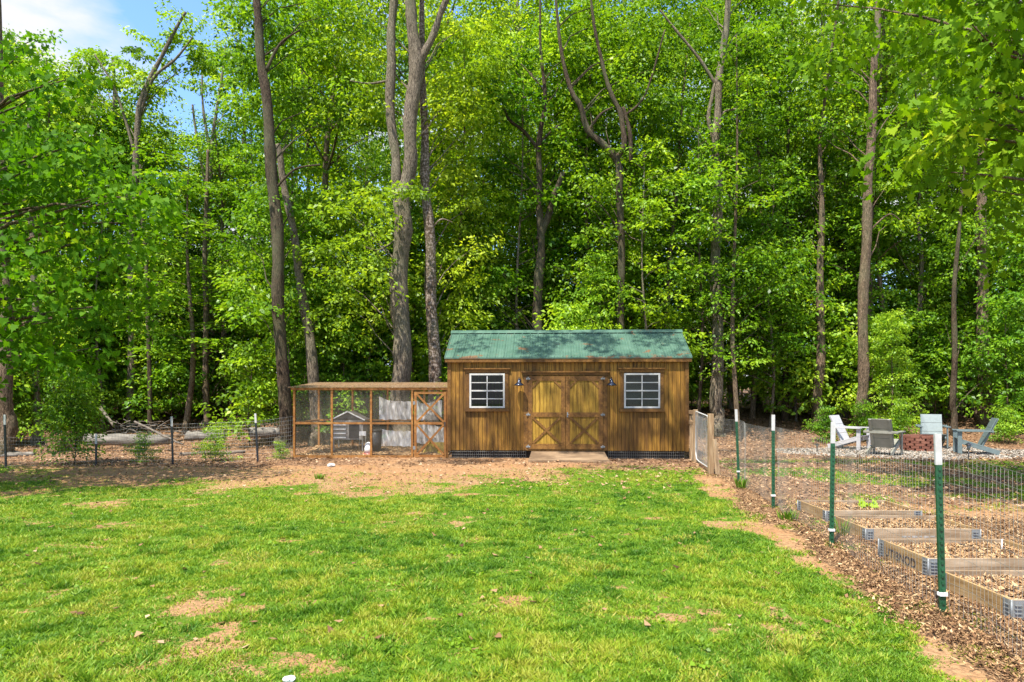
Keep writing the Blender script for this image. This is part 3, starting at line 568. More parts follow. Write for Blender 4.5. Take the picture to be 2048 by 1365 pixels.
# feeder
fd = empty('poultry_feeder', cw(737, 17.1), 0, 'white plastic poultry waterer with faded red base on the straw', 'feeder')
q = MB(); q.lathe([(0, .09), (.10, .09), (.105, .2), (.08, .32), (.03, .36), (0, .37)], 18); q.build('tank', M['white_plastic'], fd)
q = MB(); q.lathe([(0, .02), (.14, .02), (.145, .09), (.11, .09), (.105, .05), (0, .05)], 18); q.build('base', M['red_plastic'], fd)
bk = empty('feed_bin', cw(752, 17.6), 0, 'dark upright feed bin beside the second run post', 'bin')
q = MB(); q.lathe([(0, 0), (.13, 0), (.16, .62), (0, .62)], 18); q.build('body', M['dark_plastic'], bk); q = MB(); q.lathe([(0, .665), (.15, .655), (.175, .62), (.16, .62)], 18); q.build('lid', M['dark_plastic'], bk)
sg = empty('white_placard', cw(725, 17.5, .50), 0, 'small white placard hung behind the run screen', 'placard')
q = MB(); q.box(-.085, .085, 0, .008, 0, .11); q.build('plate', M['white_plastic'], sg); q = MB(); q.tube([(-.08, .004, .0), (-.08, .004, -.50)], .004, 5); q.tube([(.08, .004, .0), (.08, .004, -.50)], .004, 5); q.tube([(-.08, .004, -.2), (.08, .004, -.2)], .004, 5); q.build('wire_legs', M['wire'], sg)
# clear sheets at the back
def sheet(name, pxs, yy, mat, label, cat, amp=.05):
    """hanging sheet: list of (px, z_low, z_high)"""
    e = []; q = MB(); V = []; F = []; nn = 26
    for i in range(nn):
        t = i/(nn-1); px = pxs[0][0]+(pxs[-1][0]-pxs[0][0])*t; zl = np.interp(px, [p[0] for p in pxs], [p[1] for p in pxs]); zh = np.interp(px, [p[0] for p in pxs], [p[2] for p in pxs])
        for j in range(6):
            u = j/5; V.append(((px-1024)*yy/PX, yy+amp*math.sin(i*1.15+j*.4)*(.4+u*.6)+.02*math.sin(i*3+j), zl+(zh-zl)*u+.01*math.sin(i*.9)))
    for i in range(nn-1):
        for j in range(5): F.append((i*6+j, (i+1)*6+j, (i+1)*6+j+1, i*6+j+1))
    q.poly(V, F, True); o = q.build(name, mat); tag(o, label, cat); return o
sheet('plastic_sheet', [(758, .87, 1.50), (780, .87, 1.38), (824, .87, 1.36)], 18.55, M['film'], 'crinkled clear plastic sheet hung along the upper back of the run', 'plastic sheet')
sheet('plastic_sheet', [(760, .15, .62), (790, .16, .56), (822, .14, .56)], 18.5, M['film'], 'clear plastic strip along the foot of the run back wall', 'plastic sheet')
sheet('plastic_sheet', [(832, .25, .72), (850, .22, .76), (890, .18, .66)], 18.4, M['film'], 'rumpled clear plastic behind the lower half of the run door', 'plastic sheet')
sheet('plastic_sheet', [(832, .86, 1.40), (846, .86, 1.30), (884, .95, 1.40)], 18.45, M['film'], 'clear plastic drape behind the upper half of the run door', 'plastic sheet')
hl = empty('hanging_cone', cw(866, 17.7, 1.0), 0, 'grey cone hung from the roof behind the run door', 'cone')
q = MB(); q.lathe([(.005, .22), (.25, -.10), (.24, -.105), (.0, .19)], 24); q.build('shade', M['grey_board'], hl); q = MB(); q.tube([(0, 0, .2), (0, 0, .62)], .005, 5); q.build('cord', M['dark_plastic'], hl)
q = MB(); q.bar((GX(845, 17.3), 17.3, .0), (GX(862, 17.5), 17.5, .34), .08, .02); q.bar((GX(885, 17.3), 17.3, .0), (GX(862, 17.52), 17.5, .34), .08, .02); q.box(GX(850, 17.4), GX(893, 17.4), 17.55, 17.57, .0, .33); tag(q.build('leaning_boards', M['yellow_board']), 'yellowed boards leaning together inside the run door', 'boards')
q = MB(); V = [P(761, 877, 18.9), P(785, 873, 18.9), P(782, 862, 19.0), P(766, 868, 19.0)]; q.poly(V+[v+Vector((0, .04, 0)) for v in V], [(0, 1, 2, 3), (7, 6, 5, 4), (0, 4, 5, 1), (1, 5, 6, 2), (2, 6, 7, 3), (3, 7, 4, 0)]); tag(q.build('green_tarp', M['green_tarp']), 'folded bright green tarp behind the chicken run', 'tarp')
n = 9000; x = -5.35+RNG.random(n)*3.75; y = 16.9+RNG.random(n)*1.9; L = .04+.08*RNG.random(n)
o = np_mesh('straw_bedding', flat_bits(x, y, zt(x, y)+.02+.07*fbm(x*3, y*3)+.02*RNG.random(n)+.12*sm((y-17.4)/.8)*fbm(x*1.4, y*1.4), L, L*.25, .5, .1), 4, M['chip'], {'rnd': np.clip(RNG.normal(.68, .22, n), 0, 1)}); tag(o, 'loose tan straw and leaves heaped on the chicken run floor', 'straw', kind='stuff')

# ------------------------------------------------------------------ wire fences
def t_post(parent, x, y, hgt, lean=(0, 0), clip=.28, r=.022, mat='green_post'):
    z = z1(x, y); tx, ty = x+lean[0], y+lean[1]; a = Vector((x, y, z-.05)); b_ = Vector((tx, ty, z+hgt)); c = a.lerp(b_, (hgt-.17)/(hgt+.05))
    q = MB(); q.bar(a, c, .044, .012, (1, 0, 0)); d = (c-a).normalized(); q.bar(a+Vector((0, .022, 0)), c+Vector((0, .022, 0)), .012, .034, (1, 0, 0))
    for i in range(int(hgt/.055)):
        p = a.lerp(c, min(.98, (i+1)*.055/hgt)); q.box(p.x-.008, p.x+.008, p.y-.013, p.y-.0062, p.z-.009, p.z+.009)
    o = q.build('post', M[mat], parent)
    q = MB(); q.bar(c, b_, .046, .014, (1, 0, 0)); q.bar(c+Vector((0, .022, 0)), b_+Vector((0, .022, 0)), .013, .034, (1, 0, 0)); q.build('white_tip', M['white_paint'], o)
    if clip:
        q = MB(); p = a.lerp(b_, clip/hgt); q.box(p.x-.027, p.x+.027, p.y-.02, p.y+.02, p.z-.012, p.z+.012); q.build('clip', M['white_plastic'], o)
    return o
def wire_mesh(parent, path, z0, hs, dz, step, r, mat, rows, wave=.03, name='wire_mesh'):
    """path: list of (x,y,top height); welded mesh with upright wires every step and horizontal rows"""
    q = MB(); pts = [Vector((p[0], p[1], 0)) for p in path]; tot = 0; S = [0]
    for a, b_ in zip(pts[:-1], pts[1:]): tot += (b_-a).length; S.append(tot)
    def at(s):
        x = np.interp(s, S, [p[0] for p in path]); y = np.interp(s, S, [p[1] for p in path]); t = np.interp(s, S, [p[2] for p in path])
        return x, y, t
    n = int(tot/step); nodes = []
    for i in range(n+1):
        s = tot*i/n; x, y, t = at(s); off = wave*(math.sin(s*2.3)+.6*math.sin(s*5.1+1)); tz = .02*math.sin(s*1.7)
        nodes.append((x+off, y, z1(x, y)+z0, t+tz, s))
    for i, (x, y, zb, t, s) in enumerate(nodes):
        o2 = .012*math.sin(s*9); q.tube([(x, y, zb), (x+o2, y, zb+(t-z0)*.5), (x, y, zb+t-z0)], r, 3, False, False)
    for k in range(rows):
        u = (k/(rows-1)); q.tube([(x+.012*math.sin(s*9)*math.sin(math.pi*u), y, zb+(t-z0)*u) for (x, y, zb, t, s) in nodes[::2]+[nodes[-1]]], r*1.15, 3, False, False)
    return q.build(name, mat, parent)
rf = empty('wire_fence', (0, 0, 0), 0, 'long welded wire fence on green posts beside the raised garden beds', 'fence')
rp_ = [(4.10, 12.34, 1.30, (-.05, 0)), (3.635, 9.5, 1.30, (-.0, 0)), (3.325, 7.11, 1.30, (.02, 0)), (3.08, 4.875, 1.30, (-.04, 0)), (2.78, 2.6, 1.3, (0, 0))]
for i, (x, y, hh_, ln) in enumerate(rp_): t_post(rf, x, y, hh_, ln, clip=.22 if i != 3 else .20, r=.02)
wire_mesh(rf, [(3.93, 13.25, 1.10), (4.09, 12.34, 1.08), (3.66, 9.5, 1.12), (3.355, 7.11, 1.10), (3.11, 4.875, 1.13), (2.82, 2.6, 1.12)], .03, 0, 0, .051, .0012, M['wire'], 12)
lf = empty('wire_fence', (0, 0, 0), 0, 'low welded wire fence on dark posts left of the chicken run, before the logs', 'fence')
lp = [(-10.9, 14.7, 1.12, (-.03, 0)), (-9.08, 14.9, .70, (0, 0)), (-7.60, 15.3, 1.07, (-.03, 0)), (-5.90, 15.85, 1.12, (-.06, 0))]
for (x, y, hh_, ln) in lp: t_post(lf, x, y, hh_, ln, clip=0, mat='black_metal')
wire_mesh(lf, [(-8.78, 14.98, .86), (-7.60, 15.32, .88), (-5.90, 15.87, .96), (-5.3, 16.45, 1.02)], .02, 0, 0, .055, .0019, M['wire'], 12, .01)
wire_mesh(lf, [(-12.5, 14.6, .62), (-10.9, 14.72, .62), (-8.80, 14.97, .66)], .02, 0, 0, .06, .0014, M['wire_dark'], 9, .02, 'fine_mesh')

# garden gate between shed corner and fence
gt = empty('garden_gate', (0, 0, 0), 0, 'narrow gate of bent tube and chicken wire between timber posts right of the shed', 'gate')
A = Vector((4.15, 15.45, 0)); B = Vector((3.93, 13.62, 0)); S0 = Vector((4.28, 16.35, 0))
q = MB(); q.box(A.x-.045, A.x+.045, A.y-.045, A.y+.045, -.05, 1.22); q.build('hinge_post', M['wood_post'], gt, .004)
q = MB(); B2 = Vector((3.885, 13.35, 0)); q.box(B2.x-.05, B2.x+.05, B2.y-.05, B2.y+.05, -.05, 1.19); q.build('latch_post', M['wood_post'], gt, .004)
q = MB(); q.bar((B2.x+.05, B2.y-.075, .70), (B2.x+.105, B2.y-.13, -.02), .028, .088, (0, 1, 0)); q.build('brace_board', M['wood_post'], gt, .003)
q = MB(); q.bar((S0.x-.03, S0.y, 1.14), (A.x, A.y+.05, 1.14), .09, .035); q.bar((S0.x-.03, S0.y, .90), (A.x, A.y+.05, .90), .07, .035); q.build('rail', M['wood_post'], gt)
q = MB()
for i, u in enumerate((.15, .42, .70)): p = S0.lerp(A, u); q.box(p.x-.04, p.x+.04, p.y-.012, p.y+.012, .03, 1.06-.1*i)
q.build('picket', M['wood_post'], gt)
d = (B-A).normalized(); a2 = A+d*.07; b2 = B-d*.0
path = [(a2, .25), (a2, 1.16), (a2+d*.04, 1.18), (b2-d*.18, 1.13), (b2-d*.04, 1.06), (b2, .95), (b2, .20), (b2-d*.08, .10), (a2+d*.5, .10), (a2+d*.12, .12), (a2, .25)]
q = MB(); q.tube([p+Vector((0, 0, z)) for p, z in path], .014, 7, False); gl = q.build('gate_leaf', M['white_paint'], gt)
q = MB(); q.poly([(p.x, p.y, z) for p, z in path[:-1]], [tuple(range(len(path)-1))]); q.build('chicken_wire', M['chickenwire'], gl)
q = MB()
for zz in (.35, .98): q.bar(A+Vector((0, -.04, zz)), a2+Vector((0, -.04, zz)), .03, .02)
q.build('hinge', M['steel'], gl)
q = MB(); q.bar(B+Vector((-.02, .05, .92)), B2+Vector((-.02, .05, .92)), .03, .02); q.build('latch', M['black_metal'], gl)

# ------------------------------------------------------------------ raised beds
ord_ = ['farthest raised bed, with a small leafy seedling in it, close to the second green post', 'raised bed of grey boards with faded print on its front, second from the far end', 'raised bed with dark stencilled letters on its left board, behind the nearest post', 'nearest raised bed, cut by the right edge of the photo']
beds = [(3.90, 8.48, .135, 0, 1.18, .82), (3.80, 7.33, .13, -1.5, 1.2, .8), (3.60, 5.90, .155, -.5, 1.2, .8), (3.50, 4.78, .135, 0, 1.2, .8)]
for i, (bx, by, bh, rz, bw, bd) in enumerate(beds):
    b = empty('raised_bed', (bx, by, 0), math.radians(rz), ord_[i], 'raised bed', 'raised garden beds along the fence'); t = .022; zg = z1(bx, by)-.04; bh += zg+.05
    for (x0, x1, y0, y1, mt) in ((.0, bw, 0, t, 'wood_bed'), (0, bw, bd-t, bd, 'wood_bed'), (0, t, t+.001, bd-t-.001, 'wood_bed_side'), (bw-t, bw, t+.001, bd-t-.001, 'wood_bed_side')):
        q = MB(); q.box(x0, x1, y0, y1, zg, bh-.078 if True else 0); q.box(x0, x1, y0, y1, bh-.0765, bh); q.build('board', M[mt], b, .002)
    for xx, yy in ((0, 0), (bw, 0), (0, bd), (bw, bd)):
        q = MB(); sx = 1 if xx == 0 else -1; sy = 1 if yy == 0 else -1; e = .003
        q.box(*sorted((xx-sx*e, xx+sx*.085)), *sorted((yy-sy*e, yy-sy*.0005)), zg+.01, bh-.004); q.box(*sorted((xx-sx*e, xx-sx*.0005)), *sorted((yy-sy*.0, yy+sy*.085)), zg+.01, bh-.004)
        q.tube([(xx-sx*.006, yy-sy*.006, zg), (xx-sx*.006, yy-sy*.006, bh)], .008, 6)
        zz = zg+.03
        while zz < bh-.015:
            q.box(*sorted((xx+sx*.018, xx+sx*.07)), *sorted((yy-sy*e, yy-sy*.011)), zz, zz+.007); q.box(*sorted((xx-sx*e, xx-sx*.011)), *sorted((yy+sy*.018, yy+sy*.07)), zz, zz+.007); zz += .028
        q.build('corner_hinge', M['steel'], b)
    q = MB(); nn = 14; V = []; F = []
    for a in range(nn):
        for c_ in range(nn):
            x_ = t+(bw-2*t)*a/(nn-1); y_ = t+(bd-2*t)*c_/(nn-1); V.append((x_, y_, bh-.075+.035*float(fbm(np.array(x_*5+i*9), np.array(y_*5), 3))))
    for a in range(nn-1):
        for c_ in range(nn-1): F.append((a*nn+c_, (a+1)*nn+c_, (a+1)*nn+c_+1, a*nn+c_+1))
    q.poly(V, F, True); q.build('soil', M['stump'], b)
    m = 2600; x = t+.01+RNG.random(m)*(bw-2*t-.02); y = t+.01+RNG.random(m)*(bd-2*t-.02); L = .03+.04*RNG.random(m); L = np.minimum(L, .065)
    x = np.clip(x, t+.04, bw-t-.04); y = np.clip(y, t+.04, bd-t-.04)
    o = np_mesh('chip_cover', flat_bits(x, y, bh-.066+.035*fbm(x*5+i*9, y*5, 3)+.02*RNG.random(m), L, L*(.18+.25*RNG.random(m)), .5), 4, M['chip'], {'rnd': np.clip(RNG.normal(.62, .24, m), 0, 1)}, b); tag(o, kind='stuff')
    if i == 2:
        cu = bpy.data.curves.new('stencil', 'FONT'); cu.body = 'UTIBNOD'; cu.size = .115; cu.extrude = .0008; cu.space_character = 1.0; to = bpy.data.objects.new('stencil', cu); COL.objects.link(to)
        to.matrix_world = Matrix.Translation((-.0025, .70, bh-.135)) @ Euler((math.radians(90), 0, math.radians(-90))).to_matrix().to_4x4()
        dg = C.evaluated_depsgraph_get(); mt_ = bpy.data.meshes.new_from_object(to.evaluated_get(dg)); ml = to.matrix_world.copy(); bpy.data.objects.remove(to)
        tx = bpy.data.objects.new('stencil_text', mt_); COL.objects.link(tx); tx.parent = b; tx.matrix_local = ml; mt_.materials.clear(); mt_.materials.append(M['ink'])
    if i == 1:
        q = MB(); xx = .38
        for wd in (.05, .02, .06, .03, .05, .05, .02, .04): q.box(xx, xx+wd, -.0015, -.0004, bh-.09-.006*random.random(), bh-.075); xx += wd+.018
        q.build('faded_print', M['grey_board'], b)
    if i == 2:
        q = MB(); q.tube([(.98, .5, bh-.07), (.985, .5, bh+.06)], .006, 6); q.build('marker_stake', M['white_plastic'], b)

# ------------------------------------------------------------------ leaf geometry
def rot_leaves(p, d, nrm, L, Wd, shape, bend):
    """p (n,3) origins; d directions; nrm normals; shape (k,3) in (along, across, up)"""
    s = np.cross(nrm, d); s /= np.linalg.norm(s, axis=1, keepdims=True)+1e-9; u = np.cross(d, s)
    sh = shape[None]; L = L[:, None, None]; Wd = Wd[:, None, None]
    return p[:, None, :]+d[:, None, :]*sh[..., 0:1]*L+s[:, None, :]*sh[..., 1:2]*Wd+u[:, None, :]*sh[..., 2:3]*L*bend
LEAF4 = np.array([(0, 0, 0), (.45, -.5, .12), (1, 0, -.18), (.45, .5, .12)], float)
def starleaf():
    pr = [(0, 0), (.02, .16), (-.10, .42), (.20, .34), (.30, .50), (.45, .26), (.62, .34), (.66, .14), (1.0, 0)]
    pts = [(a, b, .10*abs(b)-.15*a*a) for a, b in pr]; pts += [(a, -b, .10*abs(b)-.15*a*a) for a, b in pr[-2:0:-1]]; return np.array(pts, float)
LEAFM = starleaf()
def cloud(centers, n, spread, size, rng, shape=LEAF4, droop=.35, rad=None, aspect=.55, jit=.55):
    """leaf clumps round the given centres; each clump a flattened drooping spray"""
    c = np.repeat(np.asarray(centers), n, axis=0); m = len(c)
    if rad is None: rad = np.ones(len(centers))
    R = np.repeat(rad, n)[:, None]
    ax = rng.normal(0, .35, (len(centers), 2)); ax = np.repeat(ax, n, axis=0)
    th = rng.random(m)*2*np.pi; r = np.sqrt(rng.random(m)); dx = np.cos(th)*r; dy = np.sin(th)*r; dz = rng.normal(0, .45, m)
    off = np.stack([dx*spread[0], dy*spread[1], dz*spread[2]+(dx*ax[:, 0]+dy*ax[:, 1])*spread[0]-.30*r*r*spread[0]*droop*2], -1)*R
    p = c+off
    az = th+rng.normal(0, .8, m); pit = -droop+rng.normal(0, .4, m)
    d = np.stack([np.cos(az)*np.cos(pit), np.sin(az)*np.cos(pit), np.sin(pit)], -1)
    nr = np.stack([rng.normal(0, jit, m), rng.normal(0, jit, m), np.ones(m)], -1); nr -= d*np.sum(nr*d, 1, keepdims=True); nr /= np.linalg.norm(nr, axis=1, keepdims=True)+1e-9
    L = size*(.65+.7*rng.random(m)); Wd = L*aspect*(.8+.4*rng.random(m))
    V = rot_leaves(p, d, nr, L, Wd, shape, 1.0)
    rnd = np.clip(.6*np.repeat(rng.random(len(centers)), n)+.4*rng.random(m), 0, 1)
    return V.reshape(-1, 3), rnd
def interp_path(path, z):
    zs = [p[2] for p in path]; return Vector((np.interp(z, zs, [p[0] for p in path]), np.interp(z, zs, [p[1] for p in path]), z))
def limb(q, a, b, r0, r1, seg=5, sag=.12, kn=5):
    a = Vector(a); b = Vector(b); L = (b-a).length; pts = []
    for i in range(kn):
        t = i/(kn-1); p = a.lerp(b, t); p += Vector((random.uniform(-1, 1), random.uniform(-1, 1), random.uniform(-1, 1)))*L*.035*(0 < t < 1); p.z += sag*L*math.sin(math.pi*t)*.6; pts.append(p)
    q.tube(pts, [r0+(r1-r0)*i/(kn-1) for i in range(kn)], seg, False)

# ------------------------------------------------------------------ woodland: trees seen one by one
def smooth_path(pts, k=4):
    out = []
    for i in range(len(pts)-1):
        p0 = pts[max(i-1, 0)]; p1 = pts[i]; p2 = pts[i+1]; p3 = pts[min(i+2, len(pts)-1)]
        for j in range(k):
            t = j/k; out.append(tuple(.5*((2*b)+(-a+c)*t+(2*a-5*b+4*c-d)*t*t+(-a+3*b-3*c+d)*t**3) for a, b, c, d in zip(p0, p1, p2, p3)))
    out.append(tuple(pts[-1])); return out
HEROES = []
def hero(*a, **k): HEROES.append((a, k))
def trunk_cover(px, py, Y, rpx):
    """does a clump here stand in front of one of the trunks?"""
    for a, k in HEROES:
        if Y >= a[1]+.15: continue
        for st in a[3]:
            st = sorted([(s[1], s[0], s[2]) for s in st]); 
            if st[0][0]-10 < py < st[-1][0]+60:
                tx = np.interp(py, [s[0] for s in st], [s[1] for s in st]); w = np.interp(py, [s[0] for s in st], [s[2] for s in st])
                if abs(px-tx) < w/2+rpx and w > 6: return True
    return False
def build_hero(label, Y, base, stems, bark, leaf, crown, cat='tree', name='tree', seed=0, root=1.35, extra=()):
    """base: px of the foot; stems: lists of (px,py,width px[,dY]); crown: list of clump boxes (x0,x1,y0,y1 px at depth, dY0,dY1, count, leaves, radius)"""
    rng = np.random.default_rng(100+seed); random.seed(100+seed)
    bx = GX(base, Y); bz = z1(bx, Y); e = empty(name, (bx, Y, bz), 0, label, cat); off = Vector((bx, Y, bz)); q = MB(); main = None
    for si, st in enumerate(stems):
        pts = []
        for s in st:
            dY = s[3] if len(s) > 3 else 0; p = P(s[0], s[1], Y+dY)-off; pts.append((p.x, p.y, p.z, s[2]*.5*(Y+dY)/PX))
        if si == 0:
            w0 = pts[0][3]; pts = [(0, 0, -.15, w0*root*1.25), (0, 0, .12, w0*root), (pts[0][0]*.3, 0, .7, w0*1.06)]+[p for p in pts if p[2] > 1.1]
            top = pts[-1]
            if top[2] < 17 and len(st[-1]) < 5: pts.append((top[0]*1.05+rng.normal(0, .3), rng.normal(0, .4), top[2]+4.5, top[3]*.45))
            main = pts
        pp = smooth_path(pts, 9); seg = 16 if pts[0][3] > .1 else 9
        rr = [max(.008, p[3])*(1+.05*math.sin(i*.7+si)+random.uniform(-.03, .03)) for i, p in enumerate(pp)]
        q.tube([(p[0]+.25*p[3]*math.sin(i*.37+seed), p[1]+.2*p[3]*math.cos(i*.31), p[2]) for i, p in enumerate(pp)], rr, seg, True, True, .07)
    # roots flare
    tr = q; cs = []; rads = []; ncount = []
    for (x0, x1, y0, y1, d0, d1, cnt, rad) in crown:
        for _ in range(cnt):
            dY = d0+(d1-d0)*rng.random(); px = x0+(x1-x0)*rng.random(); py = y0+(y1-y0)*rng.random(); p = P(px, py, Y+dY)-off
            rr_ = rad*(.7+.6*rng.random())
            if p.z < .4: continue
            if trunk_cover(px, py, Y+dY, .62*rr_*PX/(Y+dY)) and rng.random() < .72: continue
            cs.append(p); rads.append(rr_)
    zmax = main[-1][2]
    for (X_, Y_, Z_, r_) in extra:
        p = Vector((X_, Y_, Z_))-off; cs.append(p); rads.append(r_); 
        if len(cs) % 2 == 0: limb(q, interp_path(main, zmax-.6), p, .022, .006, 6, .10, 7)
    for i, p in enumerate(cs):
        if i % 4 == 0 and math.hypot(p.x, p.y) < 2.6:
            z0_ = min(max(p.z-.9-.5*math.hypot(p.x, p.y), .8), zmax-.2); a = interp_path(main, z0_)
            if (p-a).length < 7: limb(tr, a, p, .010+.005*(p-a).length, .004, 5, .14)
    tr.build('trunk', M[bark], e)
    if cs:
        V, r = cloud(np.array([tuple(c) for c in cs]), 115, (.85, .85, .26), .135, rng, rad=np.array(rads), jit=.75); np_mesh('crown', V, 4, M[leaf], {'rnd': r}, e)
    return e
FRONT = []
hero('thick brown trunk at the left edge of the photo, behind the fence end', 17.2, 14, [[(14, 800, 27), (10, 650, 24), (4, 450, 22), (-6, 200, 20), (-14, -100, 17)]], 'bark_brown', 'leaf_map', [(-200, 120, 480, 760, .5, 3, 14, .9)], seed=1)
hero('slim pale trunk behind the fence, second from the left edge', 21, 75, [[(75, 830, 15), (74, 740, 13), (70, 600, 12), (62, 400, 10), (58, 200, 6, 0, 1)]], 'bark_grey', 'leaf_under', [(-20, 140, 120, 760, .3, 3, 44, .95)], seed=2)
hero('sunlit pale trunk between the left edge and the dark leaning tree', 26, 214, [[(214, 820, 13), (213, 700, 13), (215, 600, 12), (222, 420, 10), (232, 250, 8), (225, 120, 5, 0, 1)], [(222, 420, 7), (195, 300, 5), (185, 200, 3)]], 'bark_pale', 'leaf_hero', [(150, 250, 90, 200, 0, 1, 10, .5), (120, 330, 140, 740, .3, 3, 60, .95)], seed=3)
hero('thin dark sapling trunk rising straight between the pale trunks on the left', 23, 300, [[(300, 800, 8), (297, 640, 8), (290, 500, 7), (283, 400, 6), (280, 330, 4, 0, 1)]], 'bark_dark', 'leaf_under', [(230, 370, 420, 780, .2, 2.5, 40, .85)], seed=4)
hero('tall leaning limb tree crossing the blue sky on the left', 24, 262, [[(262, 820, 14), (262, 600, 13), (268, 400, 12), (275, 250, 11), (295, 170, 9), (335, 90, 7), (372, 25, 5, 0, 1)], [(280, 230, 7), (305, 160, 6), (350, 120, 5), (385, 75, 3)], [(268, 300, 6), (230, 180, 4), (190, 110, 3)]], 'bark_grey', 'leaf_hero', [(90, 330, 160, 420, .1, 3, 62, .85), (330, 420, 20, 160, .3, 2, 14, .55), (250, 350, 60, 200, -.3, 1, 9, .45), (170, 260, 90, 190, -.3, 1, 9, .5)], seed=5)
hero('cluster of white slender stems below the sky gap on the left', 27, 425, [[(425, 810, 12), (422, 600, 10), (418, 420, 9), (424, 300, 7), (440, 180, 5), (452, 90, 3, 0, 1)], [(418, 420, 7), (398, 300, 5), (385, 210, 4)], [(424, 330, 6), (408, 230, 5), (404, 150, 3)]], 'bark_pale', 'leaf_hero', [(340, 500, 240, 740, .1, 3, 78, .85), (370, 520, 80, 240, .3, 2, 16, .5)], seed=6)
hero('dark rough trunk leaning left just beyond the chicken run, tallest on the left', 19.6, 568, [[(568, 835, 24), (561, 640, 24), (553, 480, 23), (546, 350, 22), (532, 200, 19), (522, 110, 17), (512, 0, 15), (500, -160, 12)], [(532, 140, 7), (560, 90, 5), (600, 60, 3)], [(548, 380, 5), (590, 340, 4), (640, 330, 3)]], 'bark_dark', 'leaf_hero', [(460, 700, -60, 240, .5, 3.5, 50, .9), (420, 560, 0, 220, .4, 2, 18, .7), (480, 640, 380, 640, .3, 2.5, 46, .9), (480, 620, 560, 640, -1.2, .2, 10, .7)], seed=7)
hero('broken grey trunk ending in a stub behind the dark leaning tree', 20.4, 632, [[(629, 760, 22), (612, 640, 19), (598, 540, 16), (580, 430, 14), (563, 340, 13), (556, 290, 10, 0, 1)], [(560, 320, 6), (568, 300, 5), (572, 288, 3)]], 'bark_grey', 'leaf_under', [(560, 720, 560, 720, .3, 2.5, 26, .85)], seed=8, root=1.15)
hero('massive double trunked oak behind the chicken run roof', 20, 802, [[(802, 765, 37), (801, 620, 35), (803, 480, 34), (806, 410, 33), (816, 340, 27), (823, 250, 26), (829, 140, 29), (826, 40, 22), (820, -60, 18)],
      [(804, 430, 19), (793, 360, 19), (788, 290, 18), (780, 180, 19), (783, 90, 17), (787, 0, 16), (786, -120, 13)], [(829, 160, 16), (850, 105, 15), (872, 55, 13), (895, -5, 12), (930, -90, 8)], [(785, 160, 5), (740, 168, 4), (700, 162, 2)], [(803, 470, 4), (760, 500, 3), (720, 490, 2)]],
      'bark_grey', 'leaf_yel', [(630, 790, -80, 260, .3, 3, 44, .9), (840, 1000, -60, 240, .3, 3, 40, .9), (620, 800, 380, 700, .4, 3, 60, .95), (640, 790, 380, 600, -1.5, .2, 13, .75), (790, 860, 355, 400, -1.0, -.4, 4, .6), (800, 880, 500, 660, -1.4, -.3, 4, .5)], seed=9, root=1.25)
hero('speckled straight trunk right beside the double trunked oak', 20.6, 868, [[(868, 755, 24), (864, 600, 23), (858, 480, 21), (852, 360, 18), (847, 240, 15), (845, 100, 12), (842, -60, 9)], [(858, 470, 4), (880, 440, 3), (905, 445, 2)]], 'bark_speck', 'leaf_yel', [(860, 960, 160, 560, .4, 3, 50, .85), (880, 960, 540, 650, .3, 2, 14, .8)], seed=10, root=1.2)
hero('dark forked tree rising directly behind the left half of the shed roof', 23, 1076, [[(1074, 700, 20), (1079, 560, 19), (1081, 470, 15), (1079, 380, 12), (1077, 295, 11), (1090, 210, 8), (1082, 110, 6), (1080, 0, 4)], [(1077, 298, 8), (1045, 262, 7), (1018, 238, 6), (1002, 200, 4)], [(1080, 480, 14), (1096, 430, 13), (1110, 390, 12), (1125, 345, 9)], [(1077, 290, 6), (1100, 265, 4), (1120, 250, 2)]],
     'bark_dark', 'leaf_under', [(950, 1180, 60, 420, .5, 4, 96, .95), (900, 1060, 540, 660, -.6, 1.8, 30, .85), (1000, 1180, 420, 660, .8, 4, 46, .95)], seed=11, root=1.1)
hero('tree with a wide curving fork of branches behind the right half of the shed roof', 22, 1243, [[(1243, 700, 14), (1242, 560, 14), (1241, 420, 14), (1238, 360, 14), (1233, 318, 14), (1205, 290, 13), (1178, 262, 12), (1160, 215, 11), (1143, 180, 9), (1122, 105, 7), (1110, -20, 5)],
      [(1234, 318, 11), (1248, 285, 11), (1243, 235, 10), (1225, 195, 9), (1205, 130, 7), (1190, 60, 6), (1178, -40, 4)], [(1262, 325, 8), (1258, 260, 8), (1247, 215, 6)], [(1176, 262, 6), (1200, 230, 5), (1226, 215, 3)], [(1243, 235, 5), (1290, 190, 4), (1330, 60, 3)]],
      'bark_dark', 'leaf_hero', [(1090, 1340, -40, 200, .5, 4, 80, .9), (1100, 1330, 200, 620, 1, 4, 90, .95), (1150, 1330, 360, 470, -.5, .5, 8, .7)], seed=12, root=1.1)
hero('slim brown trunk between the shed roof end and the tall grey trunk', 25, 1335, [[(1335, 780, 11), (1336, 650, 11), (1338, 520, 9), (1352, 400, 7), (1360, 250, 5)]], 'bark_brown', 'leaf_bg', [(1280, 1420, 200, 620, .3, 3, 56, .95)], seed=13)
hero('tall grey trunk standing just right of the shed', 22.5, 1434, [[(1434, 800, 24), (1433, 640, 22), (1434, 480, 20), (1434, 350, 17), (1432, 280, 16), (1436, 190, 14), (1446, 100, 13), (1456, 0, 11), (1462, -120, 8)], [(1432, 300, 9), (1418, 240, 8), (1424, 190, 7), (1436, 150, 6)], [(1434, 175, 8), (1400, 120, 6), (1352, 62, 5), (1320, 20, 3)], [(1434, 240, 6), (1455, 222, 5), (1490, 218, 4)]],
     'bark_grey', 'leaf_hero', [(1330, 1580, -60, 220, .5, 4, 84, .9), (1340, 1560, 220, 640, .6, 4, 90, .95), (1440, 1640, 500, 590, -1.2, .8, 26, .8), (1400, 1480, 320, 400, -.8, 0, 5, .6)], seed=14, root=1.15)
